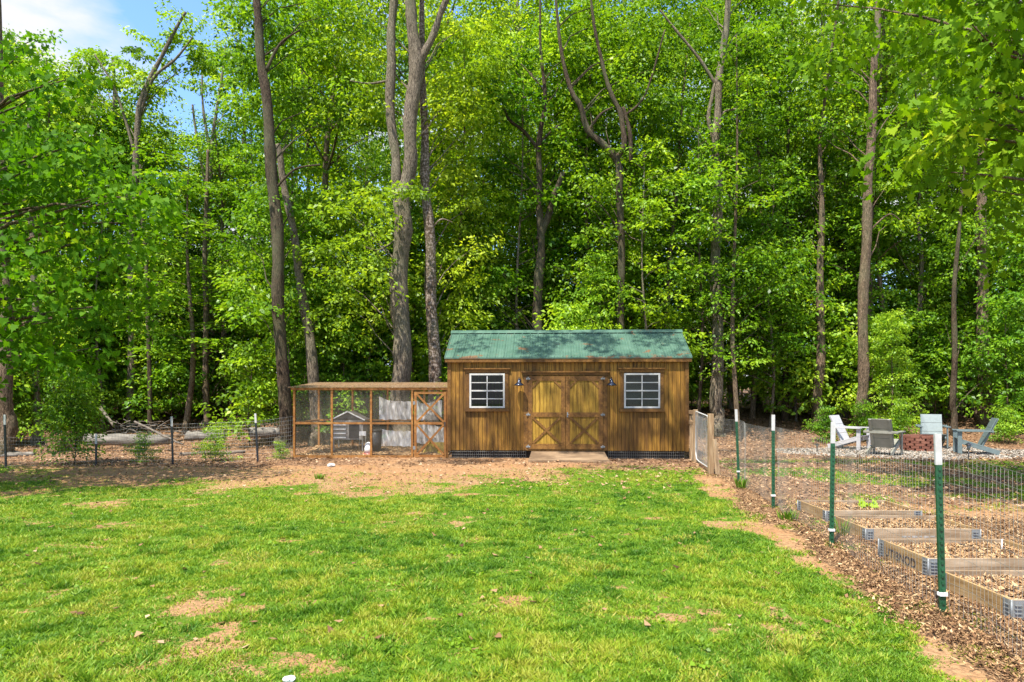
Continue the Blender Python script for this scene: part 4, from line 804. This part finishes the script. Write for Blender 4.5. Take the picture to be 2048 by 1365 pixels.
hero('leaning trunk with flared foot left of the garden chairs', 23.5, 1636, [[(1638, 760, 18), (1641, 640, 15), (1642, 480, 12), (1642, 360, 9), (1644, 240, 7)]], 'bark_brown', 'leaf_bg', [(1560, 1720, 180, 640, .5, 3.5, 84, .95)], seed=15, root=1.7)
hero('pale trunk with a torn knot behind the chairs', 26, 1682, [[(1681, 780, 17), (1682, 640, 15), (1686, 520, 11), (1690, 380, 8), (1694, 250, 6)]], 'bark_grey', 'leaf_bg', [(1640, 1780, 160, 620, .5, 3, 50, .95)], seed=16)
hero('straight reddish brown trunk rising the full height behind the fire pit chairs', 22, 1722, [[(1724, 760, 20), (1728, 600, 19), (1732, 470, 18), (1739, 330, 16), (1745, 230, 15), (1749, 120, 13), (1757, 0, 12), (1763, -120, 9)], [(1732, 470, 4), (1775, 430, 3), (1800, 440, 2)]], 'bark_brown', 'leaf_hero', [(1600, 1730, -60, 300, .5, 3.5, 50, .9), (1755, 1930, -60, 500, .5, 4, 70, .9)], seed=17, root=1.3)
hero('thick dark trunk near the right edge, pale where the sun hits it high up', 24, 1966, [[(1967, 760, 24), (1965, 640, 21), (1963, 500, 19), (1963, 380, 17), (1962, 200, 13)]], 'bark_brown', 'leaf_bg', [(1880, 2100, 120, 640, .5, 4, 100, .95)], seed=18, root=1.3)
hero('thin crooked trunk between the reddish trunk and the right edge trunk', 25, 1842, [[(1842, 790, 9), (1840, 650, 9), (1842, 520, 8), (1836, 420, 6), (1846, 300, 4)], [(1840, 560, 3), (1812, 535, 2.5), (1780, 470, 2)]], 'bark_grey', 'leaf_under', [(1770, 1930, 300, 700, .3, 3, 70, .9)], seed=19)
hero('dark slim trunk close to the right edge of the photo', 22.5, 1908, [[(1906, 800, 11), (1908, 690, 10), (1910, 560, 8), (1920, 420, 6), (1930, 300, 4)]], 'bark_dark', 'leaf_bg', [(1850, 2060, 420, 760, .5, 3, 50, .9)], seed=20)
hero('upright dark trunk of medium width left of the broken grey trunk', 24, 412, [[(412, 800, 12), (413, 650, 11), (410, 560, 10), (412, 430, 8), (416, 300, 5, 0, 1)]], 'bark_brown', 'leaf_under', [(330, 500, 480, 800, .2, 3, 60, .9)], seed=21)

SHADE = {}
def shade(i, n_, tx, ty, tz, hz, rad, seed):
    """upper boughs of tree i that overhang the yard above the picture"""
    r_ = random.Random(seed); L_ = SHADE.setdefault(i, [])
    for _ in range(n_):
        h_ = r_.uniform(*hz); z0 = r_.uniform(*tz); X_ = r_.uniform(*tx)-SUN_DIR.x/-SUN_DIR.z*(h_-z0); Y_ = r_.uniform(*ty)-SUN_DIR.y/-SUN_DIR.z*(h_-z0); L_.append((X_, Y_, h_, rad*r_.uniform(.7, 1.2)))
shade(8, 6, (-1.5, 1.2), (16.6, 18.6), (2.4, 3), (12, 14.5), .55, 1); shade(8, 5, (-2.4, .6), (15.2, 16.4), (0, 1), (12, 14), .5, 2)
shade(10, 5, (.6, 2.6), (16.5, 18.4), (2.4, 3), (12, 14.5), .5, 3); shade(11, 7, (2.2, 4.3), (16.3, 18.4), (1.5, 3), (12, 15), .6, 4); shade(11, 4, (1.2, 4.5), (14.2, 16.2), (0, 0), (12, 15), .5, 5)
shade(8, 4, (-1.4, .6), (16.5, 16.5), (.2, 1.8), (12, 15), .42, 21); shade(10, 3, (1.3, 2.6), (16.5, 16.5), (.2, 1.8), (12, 15), .42, 22); shade(11, 5, (2.5, 4.2), (16.4, 16.4), (.2, 2.0), (12, 15), .45, 23)
shade(13, 9, (3.6, 6.5), (14.0, 19), (0, 0), (12, 15), .7, 6); shade(16, 13, (5.5, 11.0), (13.0, 16.8), (0, 0), (13, 15), .8, 7); shade(6, 5, (-5.6, -2.5), (15.5, 18), (0, 1.6), (12, 14), .5, 8)
for i_, (a_, k_) in enumerate(HEROES): build_hero(*a_, **k_, extra=SHADE.get(i_, ()))

# maples close to the eye on either side, with their trunks out of the picture
def maple(label, loc, rad, nclump, nleaf, size, seed, h0, extra=()):
    rng = np.random.default_rng(seed); random.seed(seed); e = empty('maple_tree', loc, 0, label, 'tree'); q = MB()
    H_ = rad[2]*2+h0; q.tube(smooth_path([(0, 0, -.2), (.02, .0, 1.2), (-.1, .05, h0), (0, .1, H_*.65), (.1, 0, H_*.95)]), [.24*(1-.045*i) if .24*(1-.045*i) > .03 else .03 for i in range(17)], 12)
    cs = []
    while len(cs) < nclump:
        v = rng.normal(0, 1, 3); v /= np.linalg.norm(v); v *= (rng.random()**.33)*.98+.02
        cs.append((v[0]*rad[0]+rad[3], v[1]*rad[1], v[2]*rad[2]+h0+rad[2]*.75-.25*(abs(v[0])**2)*rad[2]*.5))
    cs += [tuple(c_) for c_ in extra]
    for i, p in enumerate(cs):
        if i % 3 == 0: limb(q, (0, 0, max(1.6, min(p[2]-.4, H_*.8)*.85)), p, .045, .008, 5, .12, 6)
    q.build('trunk', M['bark_brown'], e)
    V, r = cloud(np.array(cs), nleaf, (.55, .55, .20), size, rng, LEAFM, droop=.75, rad=np.array([.8+.5*rng.random() for _ in cs]), aspect=1.0, jit=.6)
    np_mesh('crown', V, len(LEAFM), M['leaf_map'], {'rnd': r}, e); return e
maple('shaded dark green maple hanging over the yard from the left edge of the photo', (-9.9, 11.6, 0), (3.7, 2.6, 3.0, .3), 260, 60, .105, 31, 2.4)
r_ = random.Random(4); ex = [(r_.uniform(-3.6, 3.6), r_.uniform(-3, 3.2), r_.uniform(7.4, 9.6)) for _ in range(190)]
maple('large leaved maple reaching in from the top right corner, in front of the woods', (8.8, 9.6, 0), (3.9, 2.6, 2.2, .2), 180, 50, .125, 32, 4.4, ex)

# ------------------------------------------------------------------ woodland: trees deep in the wood, all of one look
def wood_tree(seed, H_, leafm, barkm, r0, zlow, nc, crad):
    rng = np.random.default_rng(seed); random.seed(seed); e = empty('forest_tree', (0, 0, 0)); q = MB(); path = []
    lx = rng.normal(0, .5); ly = rng.normal(0, .5)
    for i in range(9):
        t = i/8; path.append((lx*t*t+.12*math.sin(i*1.3+seed), ly*t*t, -.2+H_*.95*t))
    q.tube(path, [r0*(1.25 if i == 0 else 1-.85*i/8) for i in range(9)], 9, False)
    cs = []; rads = []
    while len(cs) < nc:
        t = rng.random()**.9; z = zlow+(H_-zlow)*t; prof = (.55+.75*math.sin(math.pi*min(1, .15+t*.8))); a = rng.random()*2*np.pi; r = crad*prof*(.35+.65*rng.random())
        c = interp_path(path, min(z, H_*.94))
        for _ in range(5):
            u = .45+.6*rng.random(); cs.append((c.x+math.cos(a)*r*u+rng.normal(0, .38), c.y+math.sin(a)*r*u+rng.normal(0, .38), z+rng.normal(0, .22)-.3*u)); rads.append(.55+.6*rng.random())
    for i, p in enumerate(cs):
        if i % 5 == 4:
            r = math.hypot(p[0], p[1]); a = interp_path(path, max(.5, p[2]-.6-r*.45)); limb(q, a, p, .02+.01*r, .007, 4, .1)
    q.build('trunk', M[barkm], e)
    V, r = cloud(np.array(cs), 54, (.85, .85, .24), .145, rng, rad=np.array(rads), jit=.75); np_mesh('crown', V, 4, M[leafm], {'rnd': r}, e); return e
protos = [wood_tree(201, 19, 'leaf_bg', 'bark_brown', .15, 4.0, 180, 2.6), wood_tree(202, 22, 'leaf_hero', 'bark_grey', .19, 6.0, 190, 2.9), wood_tree(203, 17, 'leaf_bg', 'bark_dark', .12, 2.5, 165, 2.4),
          wood_tree(204, 24, 'leaf_under', 'bark_brown', .17, 7.0, 180, 3.0), wood_tree(205, 20, 'leaf_hero', 'bark_pale', .11, 3.5, 170, 2.5)]
def sapling(seed, H_, leafm, nc, nl, crad, size=.13, barkm='bark_brown', nm='sapling'):
    rng = np.random.default_rng(seed); random.seed(seed); e = empty(nm, (0, 0, 0)); q = MB(); path = [(0, 0, -.1), (.05, .02, H_*.35), (-.05, .03, H_*.7), (.03, 0, H_)]
    q.tube(smooth_path(path), [.028*H_/4*(1-.07*i) if i < 12 else .004 for i in range(13)], 6, False); cs = []
    for _ in range(nc):
        t = rng.random(); z = H_*(.12+.9*t); r = crad*(1.15-.8*t)*(rng.random()**.5); a = rng.random()*2*np.pi; cs.append((math.cos(a)*r, math.sin(a)*r, z))
    for p in cs[::2]: limb(q, interp_path(path, max(.1, p[2]-.25)), p, .010, .004, 4, .08, 4)
    q.build('trunk', M[barkm], e); V, r = cloud(np.array(cs), nl, (.42, .42, .13), size, rng, rad=np.array([.7+.6*rng.random() for _ in cs]), jit=.7); np_mesh('crown', V, 4, M[leafm], {'rnd': r}, e); return e
saps = [sapling(301, 4.2, 'leaf_under', 60, 60, 1.3), sapling(302, 6.5, 'leaf_under', 85, 60, 1.6), sapling(303, 3.0, 'leaf_bg', 48, 55, 1.2), sapling(304, 2.0, 'leaf_under', 36, 55, 1.0, .11)]
random.seed(11); used = set(); cnt = 0
GT = 'trees deep in the wood behind the yard'; LT_ = 'leafy green tree standing in the dense wood far behind the shed and fences'
rows = [26.0, 29, 32.5, 36.5, 41, 46, 52, 59]
def sky_cap(x, Y):
    """no crown may fill the patch of blue at the top left"""
    px = 1024+x*PX/Y
    if px < -150 or px > 520: return 99
    yy = np.interp(px, [-150, 0, 180, 300, 380, 440, 480, 520], [-50, 60, 150, 240, 320, 260, 130, -60]); return CH+(HY-yy)*Y/PX
for ri, Y0 in enumerate(rows):
    sp = 4.1+ri*.42; hw = Y0*.75+5; x = -hw+random.random()*2
    while x < hw:
        xx = x+random.uniform(-.9, .9); Y = Y0+random.uniform(-1.3, 1.3); k = random.randrange(5)
        o = protos[k] if k not in used else copy_tree(protos[k]); used.add(k)
        s = random.uniform(.88, 1.18); Hh = [19, 22, 17, 24, 20][k]; cap = sky_cap(xx, Y)-z1(xx, Y)
        s = min(s, max(.3, cap/(Hh+.4))); 
        need = (CH+(HY+15)*Y/PX)/Hh if cap > 90 else 0
        sz = max(s, min(need*.92, 1.7)) if cap > 90 else s
        o.location = (xx, Y, z1(xx, Y)-.05); o.rotation_euler = (0, 0, random.random()*6.28); o.scale = (max(s, .75), max(s, .75), sz)
        tag(o, LT_, 'tree', GT); cnt += 1; x += sp
def pole_tree(seed, H_, leafm, barkm, r0, zlow, tiers):
    rng = np.random.default_rng(seed); random.seed(seed); e = empty('pole_tree', (0, 0, 0)); q = MB(); ph = rng.random()*6
    path = [(.16*math.sin(i*.9+ph)+.03*i*math.cos(ph), .12*math.cos(i*1.1+ph), -.2+H_*i/8) for i in range(9)]; q.tube(smooth_path(path, 3), [r0*(1.3 if i == 0 else 1-.85*i/24) for i in range(25)], 8, False)
    cs = []; rads = []
    for k in range(tiers):
        z = zlow+(H_-zlow)*(k+rng.random())/tiers; a = rng.random()*6.28; r = (1.9-.9*k/tiers)*(.6+.5*rng.random()); c = interp_path(path, z); tip = (c.x+math.cos(a)*r, c.y+math.sin(a)*r, z+.25*r); limb(q, (c.x, c.y, z-.25), tip, .02, .005, 4, .05, 5)
        for u in (.5, .8, 1.05): cs.append((c.x+math.cos(a)*r*u+rng.normal(0, .12), c.y+math.sin(a)*r*u+rng.normal(0, .12), z+.22*r*u)); rads.append(.55+.35*rng.random())
    q.build('trunk', M[barkm], e); V, r = cloud(np.array(cs), 58, (.8, .8, .13), .14, rng, rad=np.array(rads), droop=.25, jit=.6); np_mesh('crown', V, 4, M[leafm], {'rnd': r}, e); return e
poles = [pole_tree(401, 12, 'leaf_under', 'bark_dark', .075, 2.2, 26), pole_tree(402, 14, 'leaf_hero', 'bark_brown', .09, 3.5, 26), pole_tree(403, 10, 'leaf_bg', 'bark_grey', .06, 1.6, 24)]
random.seed(21); used = set()
for i in range(54):
    Y = random.uniform(21.5, 31); hw = Y*.74; xx = -hw+2*hw*(i*.6180339 % 1); px = 1024+xx*PX/Y; k = i % 3
    if trunk_cover(px, 500, Y, 10): continue
    if 1480 < px and Y < 23.5: Y += 2.5
    o = poles[k] if k not in used else copy_tree(poles[k]); used.add(k); s_ = random.uniform(.85, 1.25); cap = sky_cap(xx, Y)-z1(xx, Y)
    o.location = (xx, Y, z1(xx, Y)-.03); o.rotation_euler = (0, 0, random.random()*6.28); o.scale = (s_, s_, min(s_, cap/(12, 14, 10)[k])); tag(o, 'very slim young tree with thin bare lower trunk at the front of the wood', 'tree', 'slim young trees at the front of the wood')
used = set(); GS = 'saplings of the undergrowth below the tall trees'; LS = 'young leafy sapling in the undergrowth among the tall trunks'
def put_sap(k, xx, Y, s, label=LS, group=GS, sz=None):
    o = saps[k] if k not in used else copy_tree(saps[k]); used.add(k); o.location = (xx, Y, z1(xx, Y)-.03); o.rotation_euler = (0, 0, random.random()*6.28); o.scale = (s, s, sz or s)
    if not group and 'group' in o: del o['group']
    tag(o, label, 'sapling', group); return o
for ri, (Y0, n_, ks) in enumerate([(19.9, 10, (2, 3)), (21.2, 20, (0, 2, 3)), (22.4, 18, (0, 1, 2)), (24, 20, (0, 1, 2)), (25.5, 24, (0, 1, 2, 0)), (28.5, 30, (0, 1, 2)), (33, 30, (0, 1, 1)), (40, 26, (1, 1, 0)), (48, 26, (1,))]):
    hw = Y0*.75+2
    for i in range(n_):
        xx = -hw+2*hw*(i+random.random())/n_; Y = Y0+random.uniform(-.8, .8)
        px = 1024+xx*PX/Y
        if Y < 23.8 and px > 1385: 
            if px < 1620 or random.random() < .35 or Y < 22: continue
        if Y < 21.2 and px > 560: continue
        if Y < 20.8 and px < 560 and random.random() < .5: continue
        if Y < 24 and trunk_cover(px, 700, Y, 26): continue
        put_sap(random.choice(ks), xx, Y, random.uniform(.8, 1.25))
# shrubs and saplings one can point at
put_sap(1, GX(1790, 21.6), 21.8, .62, 'tall loose bush of narrow leaves behind the facing garden chair', None)
put_sap(3, GX(1650, 21.3), 21.3, .55, 'low bright shrub at the wood edge just left of the sunlit chair', None)
put_sap(3, GX(1800, 20.9), 20.9, .62, 'bright leafy shrub between the taupe chair and the facing chair', None)
put_sap(3, GX(2010, 20.9), 20.9, .55, 'low sunlit shrub behind the chair at the right edge', None)
put_sap(2, GX(1730, 21.4), 21.5, .42, 'small leafy shrub at the foot of the reddish trunk', None)
put_sap(3, GX(432, 15.9), 15.9, .42, 'small yellowish sapling growing through the wire fence', None)
put_sap(3, GX(560, 16.4), 16.4, .22, 'little weedy plant at the left foot of the chicken run', None)
put_sap(3, GX(285, 15.7), 15.7, .34, 'weedy green plant just behind the left end of the welded mesh', None)
cedar = sapling(310, 2.0, 'leaf_bg', 70, 70, .42, .07, 'bark_dark', 'evergreen_sapling'); cedar.location = (GX(148, 15.3), 15.3, 0); tag(cedar, 'dark columnar young evergreen in front of the log on the left', 'evergreen')
# tufts of daffodil-like leaves, weeds, seedling
def blades(name, x, y, n, h, spread, mat, label, cat, seed=1, w=.014):
    rng = np.random.default_rng(seed); a = rng.random(n)*6.28; r = rng.random(n)*spread; bx = x+np.cos(a)*r; by = y+np.sin(a)*r; z = zt(bx, by); hh_ = h*(.6+.5*rng.random(n)); ln = .2+.5*rng.random(n); la = a+rng.normal(0, .5, n)
    B_ = np.stack([bx, by, z], -1); rr = np.stack([-np.sin(la), np.cos(la), 0*la], -1)*w/2; d = np.stack([np.cos(la)*ln*hh_, np.sin(la)*ln*hh_, hh_], -1); mid = B_+d*.55+np.array([0, 0, .1])*hh_[:, None]
    V = np.concatenate([np.stack([B_-rr, B_+rr, mid+rr, mid-rr], 1), np.stack([mid-rr, mid+rr, B_+d+rr*.1, B_+d-rr*.1], 1)], 0)
    o = np_mesh(name, V, 4, mat, {'rnd': np.tile(.2+.4*rng.random(n), 2)}); o.data.transform(Matrix.Translation((-x, -y, -z1(x, y)))); o.location = (x, y, z1(x, y)); tag(o, label, cat); return o
blades('leafy_clump', GX(1483, 11.4), 11.4, 46, .22, .09, M['grass'], 'clump of strappy green leaves at the foot of the first green fence post', 'plant', 1)
blades('leafy_clump', GX(1578, 8.6), 8.6, 70, .13, .12, M['grass'], 'dark green grass clump where the lawn meets the bare strip by the second post', 'plant', 2)
blades('leafy_clump', GX(1683, 7.7), 7.7, 34, .20, .10, M['grass'], 'grassy weed beside the left board of the second raised bed', 'plant', 3, .01)
blades('leafy_clump', GX(640, 12.6), 12.6, 50, .10, .09, M['grass'], 'tuft of grass on the bare clay in front of the chicken run', 'plant', 4)
rng = np.random.default_rng(77); wc = []
while len(wc) < 60:
    yy_ = 3.8*(13.0/3.8)**rng.random(); xx_ = (rng.random()*2-1)*yy_*.78
    if masks(np.array([xx_]), np.array([yy_]))[0][0] > .3: wc.append((xx_, yy_, z1(xx_, yy_)+.028))
V, r = cloud(np.array(wc), 18, (.055, .055, .02), .032, rng, aspect=.8, droop=.1, rad=.5+1.0*rng.random(len(wc)), jit=.5)
o = np_mesh('lawn_weeds', V, 4, M['leaf_under'], {'rnd': r*.55}); tag(o, 'low broad leaved weeds and clover dotted through the lawn', 'weeds', kind='stuff')
rng = np.random.default_rng(5); e = empty('seedling', (4.62, 8.85, .10), 0, 'single broad leaved seedling in the farthest raised bed', 'plant')
q = MB(); q.tube([(0, 0, -.02), (0.01, 0, .05), (0, 0, .09)], .004, 5); q.build('stem', M['leaf_under'], e)
V, r = cloud(np.array([(0, 0, .09)]), 7, (.05, .05, .04), .11, rng, LEAFM, aspect=1.1); np_mesh('leaves', V, len(LEAFM), M['leaf_under'], {'rnd': r}, e)

# ------------------------------------------------------------------ logs, stumps, sticks
def log(label, a, b, r, seed=0, mat='log'):
    random.seed(seed); a = Vector(a); b = Vector(b); q = MB(); n_ = 9
    q.tube([a.lerp(b, i/(n_-1))+Vector((0, random.uniform(-.02, .02), random.uniform(-.015, .015))) for i in range(n_)], [r*(1+random.uniform(-.07, .07))*(1-.12*i/(n_-1)) for i in range(n_)], 14, True, True, .06); o = q.build('log', M[mat]); tag(o, label, 'log')
def lg(px, py, Y): p = P(px, py, Y); return p
log('long grey barkless log lying behind the left end of the fence', lg(172, 880, 18.6), lg(338, 880, 18.8), .17, 1)
log('shorter grey log with a rounded end behind the middle of the left fence', lg(374, 873, 19.4), lg(450, 872, 19.6), .14, 2)
log('pale log lying nearest to the chicken run behind the fence', lg(500, 866, 19.4), lg(560, 864, 19.6), .15, 3)
log('thin fallen branch lying on the leaves below the long grey log', lg(360, 908, 17.5), lg(490, 905, 17.8), .045, 4, 'stick')
log('weathered branch on the ground beside the thick left edge trunk', lg(2, 912, 17), lg(70, 908, 17.3), .07, 5)
log('pale dead branch leaning across the sunny shrubs on the left', lg(200, 815, 22), lg(228, 852, 21.5), .05, 6, 'stick')
log('long thin branch leaning on the log pile behind the fence post', lg(270, 843, 18.2), lg(366, 890, 17.2), .028, 7, 'stick')
for k, (px, py, Y, r, hh_, lb) in enumerate([(110, 893, 18.5, .2, .42, 'rotten brown stump left of the long grey log'), (140, 888, 18.9, .22, .55, 'taller torn reddish stump leaning against the long grey log')]):
    q = MB(); random.seed(k); prof = []; V = []; F = []; n_ = 18; x0 = GX(px, Y); zz = z1(x0, Y)
    ring = [(1.25, -.05), (1.05, .1), (.95, hh_*.6), (.9, hh_)]; ph = [random.uniform(.85, 1.15) for _ in range(n_)]; tp = [random.uniform(-.12, .10) for _ in range(n_)]
    for j, (f, z) in enumerate(ring):
        for i in range(n_): V.append((x0+r*f*ph[i]*math.cos(i*2*math.pi/n_), Y+r*f*ph[i]*math.sin(i*2*math.pi/n_), zz+z+(tp[i] if j == 3 else 0)))
    for j in range(3):
        for i in range(n_): F.append((j*n_+i, j*n_+(i+1) % n_, (j+1)*n_+(i+1) % n_, (j+1)*n_+i))
    V.append((x0, Y, zz+hh_*.7))
    for i in range(n_): F.append((3*n_+i, 3*n_+(i+1) % n_, len(V)-1))
    q.poly(V, F); tag(q.build('stump', M['stump']), lb, 'stump')
q = MB(); random.seed(8)
for _ in range(34):
    px = random.uniform(200, 345); Y = random.uniform(18.9, 20.2); a = P(px, random.uniform(838, 875), Y); d = Vector((random.uniform(-1, 1), random.uniform(-.4, .4), random.uniform(-.35, .45)))*random.uniform(.3, .8); limb(q, a, a+d, random.uniform(.008, .02), .004, 5, .05)
tag(q.build('brush_pile', M['stick']), 'heap of dead grey twigs piled on top of the long log', 'brush pile', kind='stuff')
for k, (px, py, s, lb) in enumerate([(578, 1362, .035, 'bright white stone at the bottom edge of the lawn'), (662, 934, .09, 'pale flat stone lying on the clay in front of the chicken run'), (545, 1330, .02, '')]):
    if not lb: continue
    Y = 2184/(py-786); x0 = GX(px, Y); bm = bmesh.new(); bmesh.ops.create_icosphere(bm, subdivisions=2, radius=s); rng2 = random.Random(k)
    for v in bm.verts: v.co *= rng2.uniform(.85, 1.15); v.co.z *= .45
    me = bpy.data.meshes.new('stone'); bm.to_mesh(me); bm.free(); me.materials.append(M['white_plastic'] if k == 0 else M['stone']); o = bpy.data.objects.new('stone', me); COL.objects.link(o); o.location = (x0, Y, z1(x0, Y)+s*.35); tag(o, lb, 'stone')

# ------------------------------------------------------------------ fire pit and chairs
fp = empty('fire_pit', (GX(1840, 19.0), 19.0, z1(GX(1840, 19), 19)), 0, 'round fire pit of stacked red bricks between the chairs', 'fire pit')
q = MB(); nb = 12; R = .45
for row in range(6):
    for i in range(nb):
        a = 2*math.pi*(i+.5*(row % 2))/nb+random.uniform(-.02, .02); Mx = Matrix.Rotation(a, 4, 'Z') @ Matrix.Translation((R+random.uniform(-.01, .01), 0, row*.069)); bl = .098 if row < 5 else .108
        q.box(-.05, .05, -bl, bl, .002, .066, Mx)
q.build('brick_ring', M['brick'], fp, .004); q = MB(); q.lathe([(0, .06), (R-.06, .06)], 20); q.build('ash', M['dark'], fp)
def chair(mat):
    e = empty('garden_chair', (0, 0, 0)); m = M[mat]
    for s in (-1, 1):
        q = MB(); q.box(s*.325-.02, s*.325+.02, -.42, -.32, 0, .585); q.build('leg', m, e, .004)
        q = MB(); q.bar((s*.28, -.37, .335), (s*.28, .50, .05), .12, .035); q.build('side_rail', m, e, .004)
        q = MB(); q.box(s*.34-.065, s*.34+.065, -.44, .36, .587, .615); q.build('arm', m, e, .004)
    q = MB(); nsl = 4
    for i in range(nsl):
        a = Vector((0, -.40, .40)).lerp(Vector((0, .12, .225)), i/nsl); b_ = Vector((0, -.40, .40)).lerp(Vector((0, .12, .225)), (i+.93)/nsl); q.poly([(-.30, a.y, a.z), (.30, a.y, a.z), (.30, b_.y, b_.z), (-.30, b_.y, b_.z), (-.30, a.y+.006, a.z-.022), (.30, a.y+.006, a.z-.022), (.30, b_.y+.006, b_.z-.022), (-.30, b_.y+.006, b_.z-.022)], [(0, 1, 2, 3), (7, 6, 5, 4), (0, 4, 5, 1), (1, 5, 6, 2), (2, 6, 7, 3), (3, 7, 4, 0)])
    q.build('seat', m, e)
    q = MB(); B0 = Vector((0, .10, .20)); B1 = Vector((0, .44, .95)); d = (B1-B0); n_ = Vector((0, d.z, -d.y)).normalized()*.022
    for i in range(3):
        a = B0+d*(i/3); b_ = B0+d*((i+.965)/3); w = .27
        q.poly([(-w, a.y, a.z), (w, a.y, a.z), (w, b_.y, b_.z), (-w, b_.y, b_.z), (-w, a.y+n_.y, a.z+n_.z), (w, a.y+n_.y, a.z+n_.z), (w, b_.y+n_.y, b_.z+n_.z), (-w, b_.y+n_.y, b_.z+n_.z)], [(0, 1, 2, 3), (7, 6, 5, 4), (0, 4, 5, 1), (1, 5, 6, 2), (2, 6, 7, 3), (3, 7, 4, 0)])
    q.build('backrest', m, e)
    q = MB()
    for s in (-1, 1): q.bar(B0+Vector((s*.22, n_.y+.018, -.01)), B1+Vector((s*.22, n_.y+.018, -.015)), .035, .06, (1, 0, 0)) if False else q.bar(B0+Vector((s*.22, n_.y+.019, 0)), B1+Vector((s*.22, n_.y+.019, -.02)), .03, .06)
    q.bar((-.40, .335, .60), (.40, .335, .60), .07, .035); q.build('back_frame', m, e, .003)
    return e
GC = 'painted garden chairs around the fire pit'
cspec = [('chair_sunlit', 1700, 19.4, 40, 'pale chair, coloured for the sun on it, seen from its side, leftmost beside the fire pit'), ('chair_shaded', 1768, 17.7, 138, 'taupe chair, toned for its shaded back, seen from behind, nearest the wire fence'),
         ('chair_grey', 1865, 19.9, -26, 'blue grey chair behind the fire pit, facing the yard'), ('chair_grey', 1948, 17.9, -114, 'blue grey chair at the right edge, turned to face left')]
for mt, px, Y, rz, lb in cspec:
    c = chair(mt); x0 = GX(px, Y); c.location = (x0, Y, z1(x0, Y)+.005); c.rotation_euler = (0, 0, math.radians(rz)); tag(c, lb, 'chair', GC)
def lantern(px, py, Y, h, lb):
    x0 = GX(px, Y); e = empty('path_light', (x0, Y, z1(x0, Y)), 0, lb, 'path light', 'black path lights by the fire pit')
    q = MB(); q.tube([(0, 0, -.05), (0, 0, h*.55)], .012, 7); q.build('stake', M['black_metal'], e)
    q = MB(); q.lathe([(0, h*.55), (.03, h*.56), (.05, h*.85), (.045, h*.85), (.02, h*.58)], 8); q.build('lamp_glass', M['wire_dark'], e)
    q = MB(); q.lathe([(.085, h*.85), (.075, h*.88), (.02, h*.97), (0, h)], 8); q.build('cap', M['black_metal'], e)
lantern(1937, 922, 16.2, .42, 'black lantern path light standing before the right edge chair')
lantern(1634, 897, 18.6, .22, 'short black path light left of the pale chair')
print('trees', cnt, 'objects', len(bpy.data.objects))
